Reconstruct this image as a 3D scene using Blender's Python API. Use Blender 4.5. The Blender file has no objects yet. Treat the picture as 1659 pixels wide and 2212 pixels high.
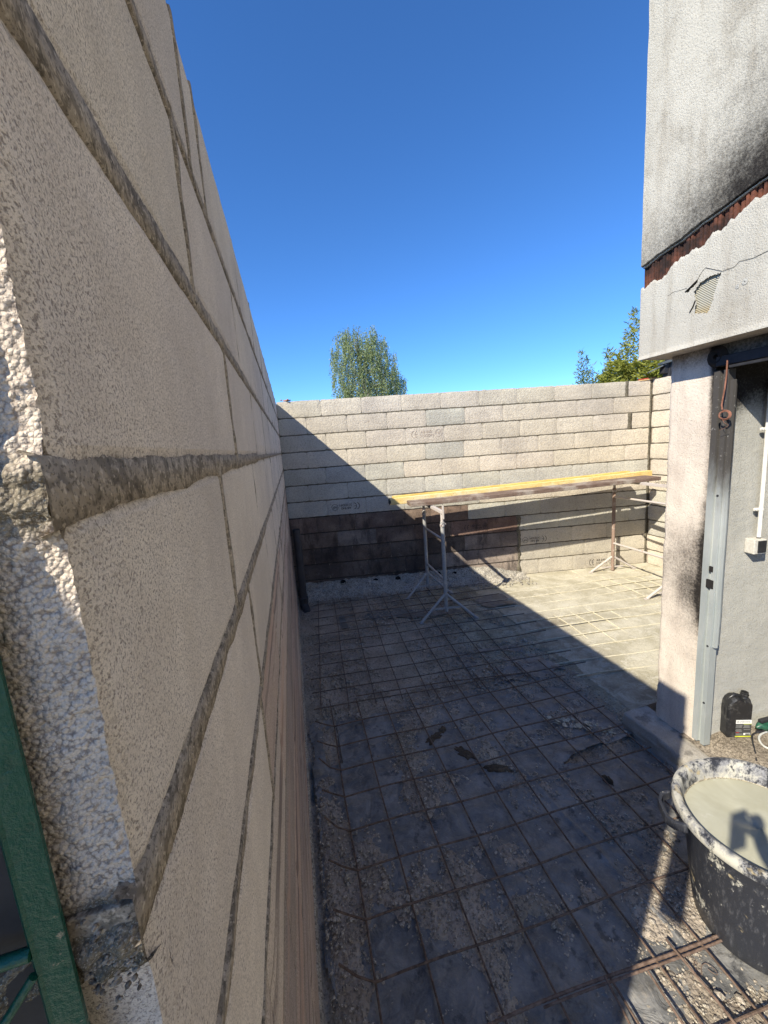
import bpy, bmesh, math, random
from mathutils import Vector, Matrix, noise
random.seed(7)
sc = bpy.context.scene
COL = sc.collection
R_ = math.radians

# ------------------------------------------------------------------ camera
CAM_Z = 1.91
cam_d = bpy.data.cameras.new("camera")
cam = bpy.data.objects.new("camera", cam_d); COL.objects.link(cam)
RX = ((0.9713, -0.1045, 0.2138), (-0.2275, -0.1439, 0.9631), (-0.0698, -0.9841, -0.1635))
cx_ = Vector([r[0] for r in RX]).normalized()
fz_ = Vector([r[2] for r in RX]).normalized()
dn_ = fz_.cross(cx_).normalized(); cx_ = dn_.cross(fz_).normalized()
m = Matrix((cx_, -dn_, -fz_)).transposed().to_4x4()
m.translation = Vector((0, 0, CAM_Z))
cam.matrix_world = m
cam_d.sensor_fit = 'HORIZONTAL'; cam_d.sensor_width = 36.0
cam_d.lens = 865.8 / 1659 * 36.0
cam_d.clip_start = 0.01; cam_d.clip_end = 1500
sc.camera = cam

# ------------------------------------------------------------------ light
SUN = Vector((1.008, 0.684, -1.0)).normalized()      # direction the light travels
w = bpy.data.worlds.new("World"); sc.world = w; w.use_nodes = True
wn = w.node_tree
bg = wn.nodes["Background"]
sky = wn.nodes.new("ShaderNodeTexSky"); sky.sky_type = 'NISHITA'; sky.sun_disc = False
sky.sun_elevation = math.asin(-SUN.z)
sky.sun_rotation = math.atan2(-SUN.x, -SUN.y)
sky.air_density = 1.0; sky.dust_density = 0.0; sky.ozone_density = 10.0; sky.altitude = 2500
hs = wn.nodes.new("ShaderNodeHueSaturation"); hs.inputs["Saturation"].default_value = 1.07; wn.links.new(sky.outputs[0], hs.inputs["Color"]); wn.links.new(hs.outputs[0], bg.inputs[0]); bg.inputs[1].default_value = 0.118
sd = bpy.data.lights.new("sun", 'SUN'); sd.energy = 3.7; sd.angle = R_(0.53); sd.color = (1.0, 0.925, 0.76)
so = bpy.data.objects.new("sun", sd); COL.objects.link(so)
so.rotation_euler = SUN.to_track_quat('-Z', 'Y').to_euler(); so.location = (-8, -6, 12)
sc.view_settings.view_transform = 'Standard'; sc.view_settings.look = 'None'
sc.view_settings.exposure = 1.12; sc.view_settings.gamma = 1.0
sc.cycles.max_bounces = 8; sc.cycles.diffuse_bounces = 5

# ------------------------------------------------------------------ object helpers
def link(o, parent=None):
    COL.objects.link(o)
    if parent is not None: o.parent = parent
    return o
def tag(o, label=None, cat=None, group=None, kind=None):
    if label: o["label"] = label
    if cat: o["category"] = cat
    if group: o["group"] = group
    if kind: o["kind"] = kind
    return o
def empty(name, loc=(0, 0, 0)):
    o = bpy.data.objects.new(name, None); o.empty_display_size = 0.1; o.location = loc
    return link(o)
def mesh_obj(name, verts, faces, mat, parent=None, smooth=False, cols=None, soot=None, org=True):
    """verts in world space; children stay in world space because the parents are placed first"""
    me = bpy.data.meshes.new(name)
    off = parent.location.copy() if parent is not None else Vector((0, 0, 0))
    pp = parent.parent if parent is not None else None
    while pp is not None: off += pp.location; pp = pp.parent
    me.from_pydata([tuple(Vector(v) - off) for v in verts], [], faces)
    if isinstance(mat, (list, tuple)):
        for q in mat: me.materials.append(q)
    elif mat: me.materials.append(mat)
    if cols is not None:
        a = me.color_attributes.new("tint", 'FLOAT_COLOR', 'POINT')
        flat = []
        for c in cols: flat.extend((c[0], c[1], c[2], 1.0))
        a.data.foreach_set("color", flat)
    if soot is not None:
        a = me.attributes.new("soot", 'FLOAT', 'POINT'); a.data.foreach_set("value", list(soot))
    if smooth: me.polygons.foreach_set("use_smooth", [True] * len(me.polygons))
    me.update()
    return link(bpy.data.objects.new(name, me), parent)

class MB:
    """collects simple solids (world space) and links them as one mesh"""
    def __init__(s): s.v = []; s.f = []; s.sm = []
    def add(s, v, f):
        b = len(s.v); s.v += [tuple(q) for q in v]; s.f += [tuple(i + b for i in q) for q in f]
        return s
    def box(s, c, sx, sy, sz, X=(1, 0, 0), Y=(0, 1, 0), Z=(0, 0, 1), bev=0.0):
        c = Vector(c); X = Vector(X).normalized(); Y = Vector(Y).normalized(); Z = Vector(Z).normalized()
        bm = bmesh.new(); bmesh.ops.create_cube(bm, size=1)
        for q in bm.verts: q.co = Vector((q.co.x * sx, q.co.y * sy, q.co.z * sz))
        if bev: bmesh.ops.bevel(bm, geom=bm.edges[:], offset=bev, segments=2, affect='EDGES', profile=.6)
        s.add([c + X * q.co.x + Y * q.co.y + Z * q.co.z for q in bm.verts], [[q.index for q in f.verts] for f in bm.faces])
        bm.free(); return s
    def bar(s, a, b, wd, ht, up=(0, 0, 1), bev=0.002):
        a = Vector(a); b = Vector(b); X = (b - a).normalized(); Y = Vector(up).cross(X).normalized(); Z = X.cross(Y)
        return s.box((a + b) / 2, (b - a).length, wd, ht, X, Y, Z, bev)
    def tube(s, pts, r, n=10, cap=True, rad=None):
        pts = [Vector(p) for p in pts]; rings = []
        T = [(pts[min(i + 1, len(pts) - 1)] - pts[max(i - 1, 0)]).normalized() for i in range(len(pts))]
        u = T[0].orthogonal().normalized(); v = []
        for i, p in enumerate(pts):
            u = (u - T[i] * u.dot(T[i])).normalized(); w_ = T[i].cross(u); rr = rad[i] if rad else r
            for k in range(n):
                a = 2 * math.pi * k / n; v.append(p + (u * math.cos(a) + w_ * math.sin(a)) * rr)
        f = []
        for i in range(len(pts) - 1):
            for k in range(n):
                f.append((i * n + k, i * n + (k + 1) % n, (i + 1) * n + (k + 1) % n, (i + 1) * n + k))
        if cap: f.append(tuple(range(n))[::-1]); f.append(tuple((len(pts) - 1) * n + k for k in range(n)))
        return s.add(v, f)
    def lathe(s, c, prof, n=48, ax=(0, 0, 1), squash=None):
        c = Vector(c); Z = Vector(ax).normalized(); X = Z.orthogonal().normalized(); Y = Z.cross(X); v = []; f = []
        for (r, z) in prof:
            for k in range(n):
                a = 2 * math.pi * k / n; v.append(c + Z * z + (X * math.cos(a) + Y * math.sin(a)) * r)
        for i in range(len(prof) - 1):
            for k in range(n):
                f.append((i * n + k, i * n + (k + 1) % n, (i + 1) * n + (k + 1) % n, (i + 1) * n + k))
        return s.add(v, f)
    def rock(s, c, r, flat=.7):
        bm = bmesh.new(); bmesh.ops.create_icosphere(bm, subdivisions=1, radius=1)
        sd_ = random.random() * 99; q = Matrix.Rotation(random.random() * 6.3, 3, 'Z') @ Matrix.Rotation(random.random() * .8, 3, 'X')
        sc_ = Vector((random.uniform(.8, 1.3), random.uniform(.6, 1), flat * random.uniform(.7, 1.1)))
        s.add([Vector(c) + q @ Vector([a * b * r for a, b in zip(x.co * (1 + .35 * noise.noise(x.co * 1.7 + Vector((sd_, 0, 0)))), sc_)]) for x in bm.verts], [[x.index for x in f.verts] for f in bm.faces])
        bm.free(); return s
    def build(s, name, mat, parent=None, smooth=False, soot=None, cols=None):
        o = mesh_obj(name, s.v, s.f, mat, parent, smooth, cols=cols, soot=soot)
        if smooth:
            try:
                for e in o.data.edges: pass
                o.data.set_sharp_from_angle(angle=R_(40))
            except Exception: pass
        return o

def grid(name, fn, nu, nv, mat, parent=None, stain_shade_fn=None, colfn=None, keep=None, smooth=True):
    v = [fn(i / nu, j / nv) for j in range(nv + 1) for i in range(nu + 1)]
    f = []
    for j in range(nv):
        for i in range(nu):
            a = j * (nu + 1) + i
            if keep is None or keep((i + .5) / nu, (j + .5) / nv): f.append((a, a + 1, a + nu + 2, a + nu + 1))
    so_ = [stain_shade_fn(*q) for q in v] if stain_shade_fn else None
    co_ = [colfn(*q) for q in v] if colfn else None
    return mesh_obj(name, v, f, mat, parent, smooth, cols=co_, soot=so_)
def nz(x, y, z=0., s=1.): return noise.noise(Vector((x * s, y * s, z * s)))
def fbm(x, y, z=0., s=1., o=4): return noise.fractal(Vector((x * s, y * s, z * s)), 1.0, 2.0, o)
def clamp(x, a=0., b=1.): return max(a, min(b, x))
def sst(a, b, x):
    t = clamp((x - a) / (b - a)); return t * t * (3 - 2 * t)

# ------------------------------------------------------------------ materials
class NT:
    def __init__(s, name):
        s.m = bpy.data.materials.new(name); s.m.use_nodes = True; s.t = s.m.node_tree
        s.p = s.t.nodes["Principled BSDF"]; s.out = s.t.nodes["Material Output"]
        s.tc = s.t.nodes.new("ShaderNodeTexCoord"); s.co = s.tc.outputs["Object"]
    def n(s, ty, **k):
        q = s.t.nodes.new(ty)
        for a, b in k.items(): setattr(q, a, b)
        return q
    def L(s, a, b): s.t.links.new(a, b)
    def map(s, sc_=(1, 1, 1), src=None):
        q = s.n("ShaderNodeMapping"); q.inputs["Scale"].default_value = sc_; s.L(src or s.co, q.inputs[0]); return q.outputs[0]
    def noise(s, scale, detail=4, rough=.55, src=None, dist=0.):
        q = s.n("ShaderNodeTexNoise"); q.inputs["Scale"].default_value = scale; q.inputs["Detail"].default_value = detail
        q.inputs["Roughness"].default_value = rough; q.inputs["Distortion"].default_value = dist; s.L(src or s.co, q.inputs["Vector"]); return q.outputs[0]
    def vor(s, scale, feat='F1', src=None, rnd=1.):
        q = s.n("ShaderNodeTexVoronoi", feature=feat); q.inputs["Scale"].default_value = scale; q.inputs["Randomness"].default_value = rnd
        s.L(src or s.co, q.inputs["Vector"]); return q.outputs["Distance"]
    def ramp(s, src, a, b, lo=0., hi=1.):
        q = s.n("ShaderNodeMapRange"); q.interpolation_type = 'SMOOTHSTEP'
        for i, x in zip((1, 2, 3, 4), (a, b, lo, hi)): q.inputs[i].default_value = x
        s.L(src, q.inputs[0]); return q.outputs[0]
    def math(s, op, a, b=None, c=None):
        q = s.n("ShaderNodeMath", operation=op)
        for i, x in enumerate((a, b, c)):
            if x is None: continue
            if isinstance(x, (int, float)): q.inputs[i].default_value = x
            else: s.L(x, q.inputs[i])
        return q.outputs[0]
    def mix(s, f, a, b, mode='MIX'):
        q = s.n("ShaderNodeMix", data_type='RGBA', blend_type=mode)
        for i, x in zip((0, 6, 7), (f, a, b)):
            if isinstance(x, (int, float)): q.inputs[i].default_value = x
            elif isinstance(x, (tuple, list)): q.inputs[i].default_value = (x[0], x[1], x[2], 1)
            else: s.L(x, q.inputs[i])
        return q.outputs[2]
    def attr(s, name, col=False):
        q = s.n("ShaderNodeAttribute", attribute_name=name); return q.outputs["Color" if col else "Fac"]
    def geo(s): return s.n("ShaderNodeNewGeometry").outputs["Position"]
    def sep(s, src):
        q = s.n("ShaderNodeSeparateXYZ"); s.L(src, q.inputs[0]); return q.outputs
    def bump(s, h, dist=.002, st=1., prev=None):
        q = s.n("ShaderNodeBump"); q.inputs["Distance"].default_value = dist; q.inputs["Strength"].default_value = st
        s.L(h, q.inputs["Height"])
        if prev is not None: s.L(prev, q.inputs["Normal"])
        return q.outputs[0]
    def fin(s, col, rough=.9, bump=None, metal=0., spec=.3):
        for k, x in (("Base Color", col), ("Roughness", rough), ("Metallic", metal)):
            if isinstance(x, (int, float)): s.p.inputs[k].default_value = x
            elif isinstance(x, (tuple, list)): s.p.inputs[k].default_value = (x[0], x[1], x[2], 1)
            else: s.L(x, s.p.inputs[k])
        s.p.inputs["Specular IOR Level"].default_value = spec
        if bump is not None: s.L(bump, s.p.inputs["Normal"])
        return s.m

def m_block(name, fine=1., bumpd=.0022, pit=.5):
    t = NT(name); tint = t.attr("tint", True)
    g = t.geo()
    a = t.noise(2.3, 5, .6, g); sp = t.noise(150 * fine, 3, .65, g); v = t.vor(125 * fine, 'F1', g); v2 = t.vor(52 * fine, 'F1', g)
    mid = t.noise(38 * fine, 3, .6, g)
    c = t.mix(1., tint, t.mix(t.ramp(a, .3, .7), (.86, .84, .83), (1.1, 1.08, 1.05)), 'MULTIPLY')
    c = t.mix(t.ramp(mid, .35, .65), t.mix(1., c, (.9, .9, .9), 'MULTIPLY'), c)
    pits = t.math('MULTIPLY', t.ramp(v, .42, .66), t.ramp(mid, .36, .56))
    dark = t.ramp(sp, .36, .5, 1, 0)
    pk = t.math('MAXIMUM', pits, t.math('MULTIPLY', dark, .8))
    c = t.mix(t.math('MULTIPLY', pk, pit), c, t.mix(1., c, (.34, .33, .36), 'MULTIPLY'))
    c = t.mix(t.math('MULTIPLY', t.ramp(sp, .58, .72), .35), c, (.78, .74, .68))
    h = t.math('ADD', t.math('MULTIPLY', sp, .8), t.math('MULTIPLY', pits, -.7))
    h = t.math('ADD', h, t.math('MULTIPLY', mid, .5)); h = t.math('SUBTRACT', h, t.math('MULTIPLY', t.ramp(v2, .5, .75), .5))
    return t.fin(c, .95, t.bump(h, bumpd), spec=.15)
M_BLOCK = m_block("concrete_block")
def m_near(name, sc_=1., bd=.0005, st=.8, end=False, streak=False):
    t = NT(name); tint = t.attr("tint", True); g = t.geo()
    big = t.noise(3.2, 5, .6, g); mid = t.noise(26, 4, .6, g); sp = t.noise(470 * sc_, 2, .5, g); sp2 = t.noise(260 * sc_, 2, .5, g); fine = t.noise(1100 * sc_, 2, .5, g); sm = t.noise(60, 4, .7, g)
    c = t.mix(1., tint, t.mix(t.ramp(big, .3, .7), (.88, .87, .87), (1.06, 1.05, 1.03)), 'MULTIPLY')
    c = t.mix(t.ramp(mid, .3, .7), t.mix(1., c, (.90, .89, .88), 'MULTIPLY'), c)
    if end:
        v = t.vor(430, 'F1', g); k = t.math('MULTIPLY', t.ramp(v, .38, .72), t.ramp(sp2, .30, .58)); hh = t.math('SUBTRACT', t.math('MULTIPLY', fine, .5), t.math('MULTIPLY', v, 1.6)); hh = t.math('ADD', hh, t.math('MULTIPLY', sp2, 1.4))
    else:
        k = t.math('MAXIMUM', t.ramp(sp, .33, .46, 1, 0), t.math('MULTIPLY', t.ramp(sp2, .30, .42, 1, 0), .5)); k = t.math('MAXIMUM', k, t.math('MULTIPLY', t.ramp(t.noise(760 * sc_, 2, .5, g), .34, .44, 1, 0), .7)); hh = t.math('ADD', t.math('MULTIPLY', k, -1.), t.math('ADD', t.math('MULTIPLY', fine, .6), t.math('MULTIPLY', sp2, .8)))
    k = t.math('MULTIPLY', k, t.ramp(mid, .25, .6, .6, 1.))
    c = t.mix(t.math('MULTIPLY', k, st), c, t.mix(1., c, (.30, .28, .29), 'MULTIPLY'))
    c = t.mix(t.ramp(fine, .36, .5, .30, 0), c, t.mix(1., c, (.5, .48, .46), 'MULTIPLY'))
    c = t.mix(t.math('MULTIPLY', t.ramp(fine, .56, .68), .35), c, (.82, .74, .64))
    if streak:
        sk = t.noise(1.6, 6, .7, t.map((1, .5, 9), g)); c = t.mix(t.math('MULTIPLY', t.ramp(sk, .52, .62), .75), c, (.13, .10, .10)); c = t.mix(t.math('MULTIPLY', t.ramp(t.noise(1.3, 5, .6, t.map((1, .6, 6), g)), .55, .65), .55), c, (.5, .33, .25))
    z = t.sep(g)[2]; fr = t.math('FRACT', t.math('ADD', t.math('DIVIDE', t.math('SUBTRACT', z, .01), .21), .5)); dj = t.math('MULTIPLY', t.math('ABSOLUTE', t.math('SUBTRACT', fr, .5)), .21)
    dj = t.math('ADD', dj, t.math('MULTIPLY', t.math('SUBTRACT', sm, .5), .045)); ms = t.math('MULTIPLY', t.ramp(dj, .006, .020, 1, 0), t.ramp(t.math('ADD', sp2, t.math('MULTIPLY', fine, .4)), .5, .8, .55, 1.))
    c = t.mix(t.math('MULTIPLY', ms, .7 if not end else .3), c, t.mix(t.ramp(sp, .4, .6), (.26, .215, .165), (.40, .34, .27)))
    h = t.math('ADD', hh, t.math('MULTIPLY', mid, .6))
    return t.fin(c, .95, t.bump(h, bd), spec=.12)
M_BLOCKN = m_near("concrete_block_face", bd=.0004, st=.78); M_BLOCKE = m_near("concrete_block_end", 1.1, .0009, .8, True)
def m_burnt(name="burnt_block", bl=.75, fl=.45):
    t = NT(name); g = t.geo(); tint = t.attr("tint", True)
    s3 = t.noise(2.2, 6, .65, g, .4); s1 = t.noise(7, 5, .7, t.map((1, 1, .35), g)); sp = t.noise(120, 3, .6, g)
    c = t.mix(1., tint, t.mix(t.ramp(s3, .35, .68), (fl, fl * .93, fl * .93), (1.15, 1.08, 1.02)), 'MULTIPLY')
    c = t.mix(t.math('MULTIPLY', t.ramp(s1, .5, .66), bl), c, (.022, .019, .02))
    c = t.mix(t.math('MULTIPLY', t.ramp(t.noise(16, 6, .7, g), .58, .72), .4), c, (.3, .28, .26))
    c = t.mix(t.ramp(sp, .35, .5, .5, 0), c, (.02, .02, .02))
    return t.fin(c, .95, t.bump(t.math('ADD', sp, t.math('MULTIPLY', s1, .5)), .003), spec=.12)
M_BURNT = m_burnt(bl=.55, fl=.55); M_BURNTL = m_near("stained_old_block", .6, .0006, .7, streak=True)
def m_mortar(name="mortar", c1=(.13, .12, .09), c2=(.22, .2, .155), d=.003):
    t = NT(name); g = t.geo(); a = t.noise(9, 5, .7, g); b = t.noise(140, 4, .7, g); v = t.vor(80, 'F1', g)
    c = t.mix(t.ramp(a, .3, .7), c1, c2); c = t.mix(t.ramp(b, .36, .5, .55, 0), c, (.05, .045, .035))
    c = t.mix(t.math('MULTIPLY', t.ramp(v, .5, .7), .5), c, (.05, .04, .03))
    f1 = t.noise(420, 2, .5, g); f2 = t.noise(230, 2, .5, g)
    c = t.mix(t.ramp(f1, .34, .44, .65, 0), c, [x * .35 for x in c1]); c = t.mix(t.ramp(f2, .58, .68, 0, .45), c, [min(.8, x * 1.7) for x in c2])
    return t.fin(c, .95, t.bump(t.math('ADD', t.math('ADD', b, t.math('MULTIPLY', f2, .8)), t.math('MULTIPLY', a, 2.)), d), spec=.12)
M_MORTAR = m_mortar("mortar", (.27, .22, .165), (.41, .345, .27), .0012)
M_MORTARB = m_mortar("dark_bed_mortar", (.12, .108, .08), (.22, .195, .15), .0012)
M_MORTAR_L = m_mortar("mortar_sunbleached", (.19, .175, .135), (.3, .275, .215))
def m_render(name, base=(.50, .475, .42), dirt=(.3, .265, .215)):
    t = NT(name); g = t.geo(); s = t.attr("soot")
    big = t.noise(1.6, 5, .6, g); gr = t.noise(95, 4, .7, g); gr2 = t.noise(260, 3, .7, g); dr = t.noise(14, 5, .65, t.map((1, 1, .14), g))
    c = t.mix(t.ramp(big, .35, .7), base, [x * .86 for x in base])
    c = t.mix(t.math('MULTIPLY', t.ramp(dr, .46, .72), .5), c, dirt)
    blot = t.noise(6.5, 6, .7, g)
    c = t.mix(t.math('MULTIPLY', t.ramp(blot, .48, .72), .4), c, dirt)
    # soot clings to the grain: stain threshold broken up by fine noise
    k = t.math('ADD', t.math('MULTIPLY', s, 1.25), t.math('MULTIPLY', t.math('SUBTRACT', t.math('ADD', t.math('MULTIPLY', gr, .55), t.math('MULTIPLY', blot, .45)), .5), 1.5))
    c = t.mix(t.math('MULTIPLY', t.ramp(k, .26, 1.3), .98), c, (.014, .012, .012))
    c = t.mix(t.ramp(gr2, .33, .45, .4, 0), c, t.mix(1., c, (.45, .44, .43), 'MULTIPLY'))
    h = t.math('ADD', t.math('MULTIPLY', gr2, 1.), t.math('ADD', t.math('MULTIPLY', t.noise(170, 2, .5, g), 1.2), t.math('MULTIPLY', t.noise(30, 3, .5, g), .8)))
    c = t.mix(t.ramp(t.noise(170, 2, .5, g), .3, .46, .4, 0), c, t.mix(1., c, (.5, .48, .46), 'MULTIPLY'))
    return t.fin(c, .93, t.bump(h, .0022), spec=.12)
M_RENDER = m_render("white_render")
M_PILLAR = m_render("pillar_render", (.72, .635, .55), (.5, .42, .36))
M_GREYREN = m_render("grey_cement_render", (.44, .43, .395), (.5, .48, .44))
def m_dirt():
    t = NT("dusty_dirt"); g = t.geo(); a = t.noise(3.2, 6, .65, g); b = t.noise(60, 5, .7, g); v = t.vor(75, 'F1', g)
    kx = t.attr("soot")   # 0 dirt .. 1 cement dust / laitance
    c = t.mix(t.ramp(a, .3, .7), (.27, .225, .18), (.46, .395, .325))
    c = t.mix(kx, c, t.mix(t.ramp(t.noise(5, 6, .7, g), .4, .62), (.27, .245, .18), (.44, .41, .32)))
    c = t.mix(t.ramp(b, .34, .5, .6, 0), c, (.05, .042, .036)); c = t.mix(t.math('MULTIPLY', t.ramp(v, .15, .35, 1, 0), .35), c, (.3, .27, .235))
    return t.fin(c, .96, t.bump(t.math('ADD', b, t.math('MULTIPLY', v, -.9)), .008), spec=.1)
M_DIRT = m_dirt()
def m_slab():
    t = NT("dusty_concrete_slab"); g = t.geo(); a = t.noise(2.6, 6, .7, g, .3); b = t.noise(75, 5, .75, g); st = t.noise(9, 6, .75, g, .8)
    c = t.mix(t.ramp(a, .38, .62), (.40, .365, .275), (.55, .51, .41))
    c = t.mix(t.math('MULTIPLY', t.ramp(st, .52, .62), .6), c, (.62, .585, .50))
    c = t.mix(t.ramp(b, .34, .5, .5, 0), c, (.2, .175, .12))
    c = t.mix(t.math('MULTIPLY', t.attr("soot"), t.ramp(st, .35, .6, 1., .35)), c, t.mix(t.ramp(a, .4, .6), (.2, .17, .13), (.33, .29, .22)))
    return t.fin(c, .93, t.bump(t.math('ADD', b, t.math('MULTIPLY', st, 1.5)), .005), spec=.15)
M_SLAB = m_slab()
def m_film():
    t = NT("dusty_polythene"); g = t.geo(); a = t.noise(6, 6, .7, g, .5); b = t.noise(35, 5, .7, g); sp = t.noise(160, 2, .6, g)
    c = t.mix(t.ramp(a, .35, .7), (.105, .105, .104), (.24, .233, .222))
    c = t.mix(t.math('MULTIPLY', t.ramp(b, .52, .72), .55), c, (.3, .265, .225))
    c = t.mix(t.math('MULTIPLY', t.ramp(sp, .66, .72), .6), c, (.24, .22, .19))
    c = t.mix(t.math('MULTIPLY', t.ramp(t.noise(11, 5, .65, g), .57, .66), .75), c, (.035, .037, .042))
    h = t.math('ADD', t.noise(14, 4, .6, g, 1.2), t.math('MULTIPLY', b, .15))
    return t.fin(c, t.ramp(a, .3, .7, .42, .62), t.bump(h, .02, .7), spec=.5)
M_FILM = m_film()
def m_rust(name="rusty_bar", c1=(.075, .045, .032), c2=(.16, .095, .06)):
    t = NT(name); a = t.noise(40, 5, .7, t.geo()); c = t.mix(t.ramp(a, .35, .65), c1, c2); return t.fin(c, .85, t.bump(t.noise(300, 2, .5, t.geo()), .0008), spec=.3)
M_BAR = m_rust(c1=(.075, .052, .04), c2=(.19, .13, .095)); M_BARL = m_rust("rusty_wire_bright", (.10, .065, .048), (.21, .145, .11))
M_BARC = m_rust("cement_coated_bar", (.46, .42, .31), (.6, .55, .43))
def m_paintmetal(name, base, worn, rough=.55, amt=(.52, .66), metal=.0, sc_=14, wear=.8):
    t = NT(name); g = t.geo(); a = t.noise(sc_, 6, .72, g); b = t.noise(sc_ * 7, 4, .7, g)
    c = t.mix(t.math('MULTIPLY', t.ramp(a, *amt), wear), base, worn); c = t.mix(t.ramp(b, .34, .46, .35, 0), c, [x * .5 for x in base])
    return t.fin(c, rough, t.bump(b, .0012), metal=metal, spec=.4)
M_TRESTLE = m_paintmetal("grey_steel_tube_mortared", (.36, .355, .35), (.56, .54, .5), .6, metal=.15)
M_TRESTW = m_paintmetal("whitish_mortared_tube", (.5, .45, .42), (.3, .14, .09), .8, (.6, .68))
M_RUSTB = m_paintmetal("rust_orange_tube", (.27, .19, .15), (.45, .38, .33), .8)
M_GREEN = m_paintmetal("green_enamel", (.006, .07, .042), (.3, .25, .17), .32, (.62, .66), sc_=22, wear=.85)
def m_galv():
    t = NT("sooty_galvanised_steel"); g = t.geo(); z = t.sep(g)[2]; a = t.noise(5, 6, .65, t.map((1, 1, .3), g)); b = t.noise(60, 5, .7, g)
    k = t.math('ADD', t.ramp(z, 1.15, 1.95), t.math('MULTIPLY', t.math('SUBTRACT', a, .5), 1.6))
    c = t.mix(t.ramp(a, .35, .65), (.36, .39, .39), (.5, .52, .51)); c = t.mix(t.ramp(k, .3, .9), c, (.07, .064, .06))
    c = t.mix(t.math('MULTIPLY', t.ramp(b, .6, .7), .5), c, (.5, .48, .45))
    return t.fin(c, t.ramp(k, .3, .9, .5, .8), t.bump(b, .001), metal=.25, spec=.4)
M_GALV = m_galv()
def m_simple(name, c, rough=.7, metal=0., n=30, var=.75, spec=.3, b=.0008):
    t = NT(name); g = t.geo(); a = t.noise(n, 5, .65, g)
    return t.fin(t.mix(t.ramp(a, .35, .65), [x * var for x in c], c), rough, t.bump(a, b), metal, spec)
M_BLACKST = m_simple("charred_steel_and_shade", (.035, .035, .04), .6, .2)
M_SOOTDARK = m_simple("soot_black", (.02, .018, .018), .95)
M_PIPE = m_simple("anthracite_pvc", (.055, .055, .062), .5, n=8)
M_WHITE = m_simple("white_plastic", (.72, .7, .66), .5, n=60, var=.85)
M_BOXW = m_simple("off_white_plastic_box", (.6, .57, .52), .6, n=80, var=.8)
M_CORDB = m_simple("black_rubber_cord", (.03, .03, .035), .6)
M_CORDW = m_simple("white_rubber_cord", (.6, .6, .57), .6)
M_TERRA = m_simple("terracotta", (.4, .2, .13), .9)
M_RED = m_simple("red_plastic", (.6, .08, .07), .6)
M_INK = m_simple("ink_stamp", (.05, .045, .045), .9)
M_INKR = m_simple("faded_brown_ink", (.46, .38, .32), .95)
M_WHITEL = m_simple("label_white", (.75, .75, .73), .5, n=200, var=.93)
M_GREYL = m_simple("label_grey", (.065, .065, .065), .5)
M_YEL = m_simple("label_yellow", (.65, .68, .06), .5)
M_REDL = m_simple("label_red", (.3, .03, .03), .5)
def m_wood(name, c1, c2, ax=(1, 14, 14), sc_=5, blot=None, am=.5):
    t = NT(name); g = t.geo(); a = t.noise(sc_, 6, .65, t.map(ax, g), .6); b = t.noise(3, 5, .65, g)
    c = t.mix(t.ramp(a, .32, .68), c1, c2)
    if blot: c = t.mix(t.math('MULTIPLY', t.ramp(b, .48, .66), am), c, blot)
    c = t.mix(t.ramp(t.noise(45, 4, .7, g), .35, .45, .45, 0), c, [x * .4 for x in c1])
    return t.fin(c, .8, t.bump(a, .002), spec=.25)
M_PLANK = m_wood("weathered_board", (.13, .085, .065), (.22, .155, .125), blot=(.4, .35, .3), am=.8)
M_PLANKT = m_wood("mortar_dusted_board_top", (.36, .31, .26), (.52, .47, .41), blot=(.25, .18, .14))
M_YWOOD = m_wood("yellow_formwork_timber", (.66, .45, .15), (.76, .60, .28), blot=(.74, .64, .42), am=.8)
M_YWOOD2 = m_wood("yellow_glazed_timber", (.68, .44, .1), (.76, .54, .2), blot=(.5, .28, .06))
M_SLAT = m_wood("pale_wood_slat", (.5, .33, .16), (.62, .45, .25))
def m_clay():
    t = NT("burnt_hollow_brick"); g = t.geo(); a = t.noise(7, 5, .7, g); b = t.noise(70, 4, .7, g); y = t.sep(g)[1]
    c = t.mix(t.ramp(a, .34, .66), (.028, .02, .019), (.19, .072, .045)); c = t.mix(t.ramp(b, .34, .46, .5, 0), c, (.03, .02, .02))
    return t.fin(c, .9, t.bump(b, .002), spec=.15)
M_CLAY = m_clay()
def m_hatch():
    t = NT("ribbed_insulation"); g = t.geo(); z = t.sep(g); q = t.n("ShaderNodeTexWave", wave_type='BANDS', bands_direction='Z'); q.inputs["Scale"].default_value = 42
    q.inputs["Distortion"].default_value = .4; t.L(g, q.inputs["Vector"])
    c = t.mix(t.ramp(q.outputs[1], .15, .6), (.2, .18, .13), (.56, .54, .46)); c = t.mix(t.ramp(z[2], 2.40, 2.46, .7, 0), c, (.42, .3, .12))
    return t.fin(c, .9, t.bump(q.outputs[1], .004))
M_HATCH = m_hatch()
def m_tub(name, lo, hi, sm=1.):
    t = NT(name); g = t.geo(); a = t.noise(7, 7, .75, t.map((1, 1, .8), g), .3); b = t.noise(24, 6, .8, t.map((1, 1, .45), g)); s = t.attr("soot"); st = t.noise(60, 4, .75, t.map((1, 1, .25), g))
    c = (.026, .028, .036)
    k = t.math('ADD', t.math('MULTIPLY', a, .5), t.math('MULTIPLY', b, .5)); k = t.math('ADD', k, t.math('MULTIPLY', s, .16))
    c = t.mix(t.math('MULTIPLY', t.ramp(st, .5, .75), .25), c, (.3, .3, .32))
    c = t.mix(t.ramp(k, lo, hi), c, t.mix(t.ramp(a, .45, .6), (.22, .22, .235), (.46, .44, .38)))
    c = t.mix(t.math('MULTIPLY', t.ramp(t.noise(9, 4, .6, g), .62, .68), .8), c, (.42, .34, .2))
    return t.fin(c, t.ramp(k, lo, hi, .42, .9), t.bump(k, .004), spec=.35)
M_TUB = m_tub("black_rubber_splashed", .565, .61); M_TUBR = m_tub("splashed_rim_rubber", .53, .60)
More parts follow.
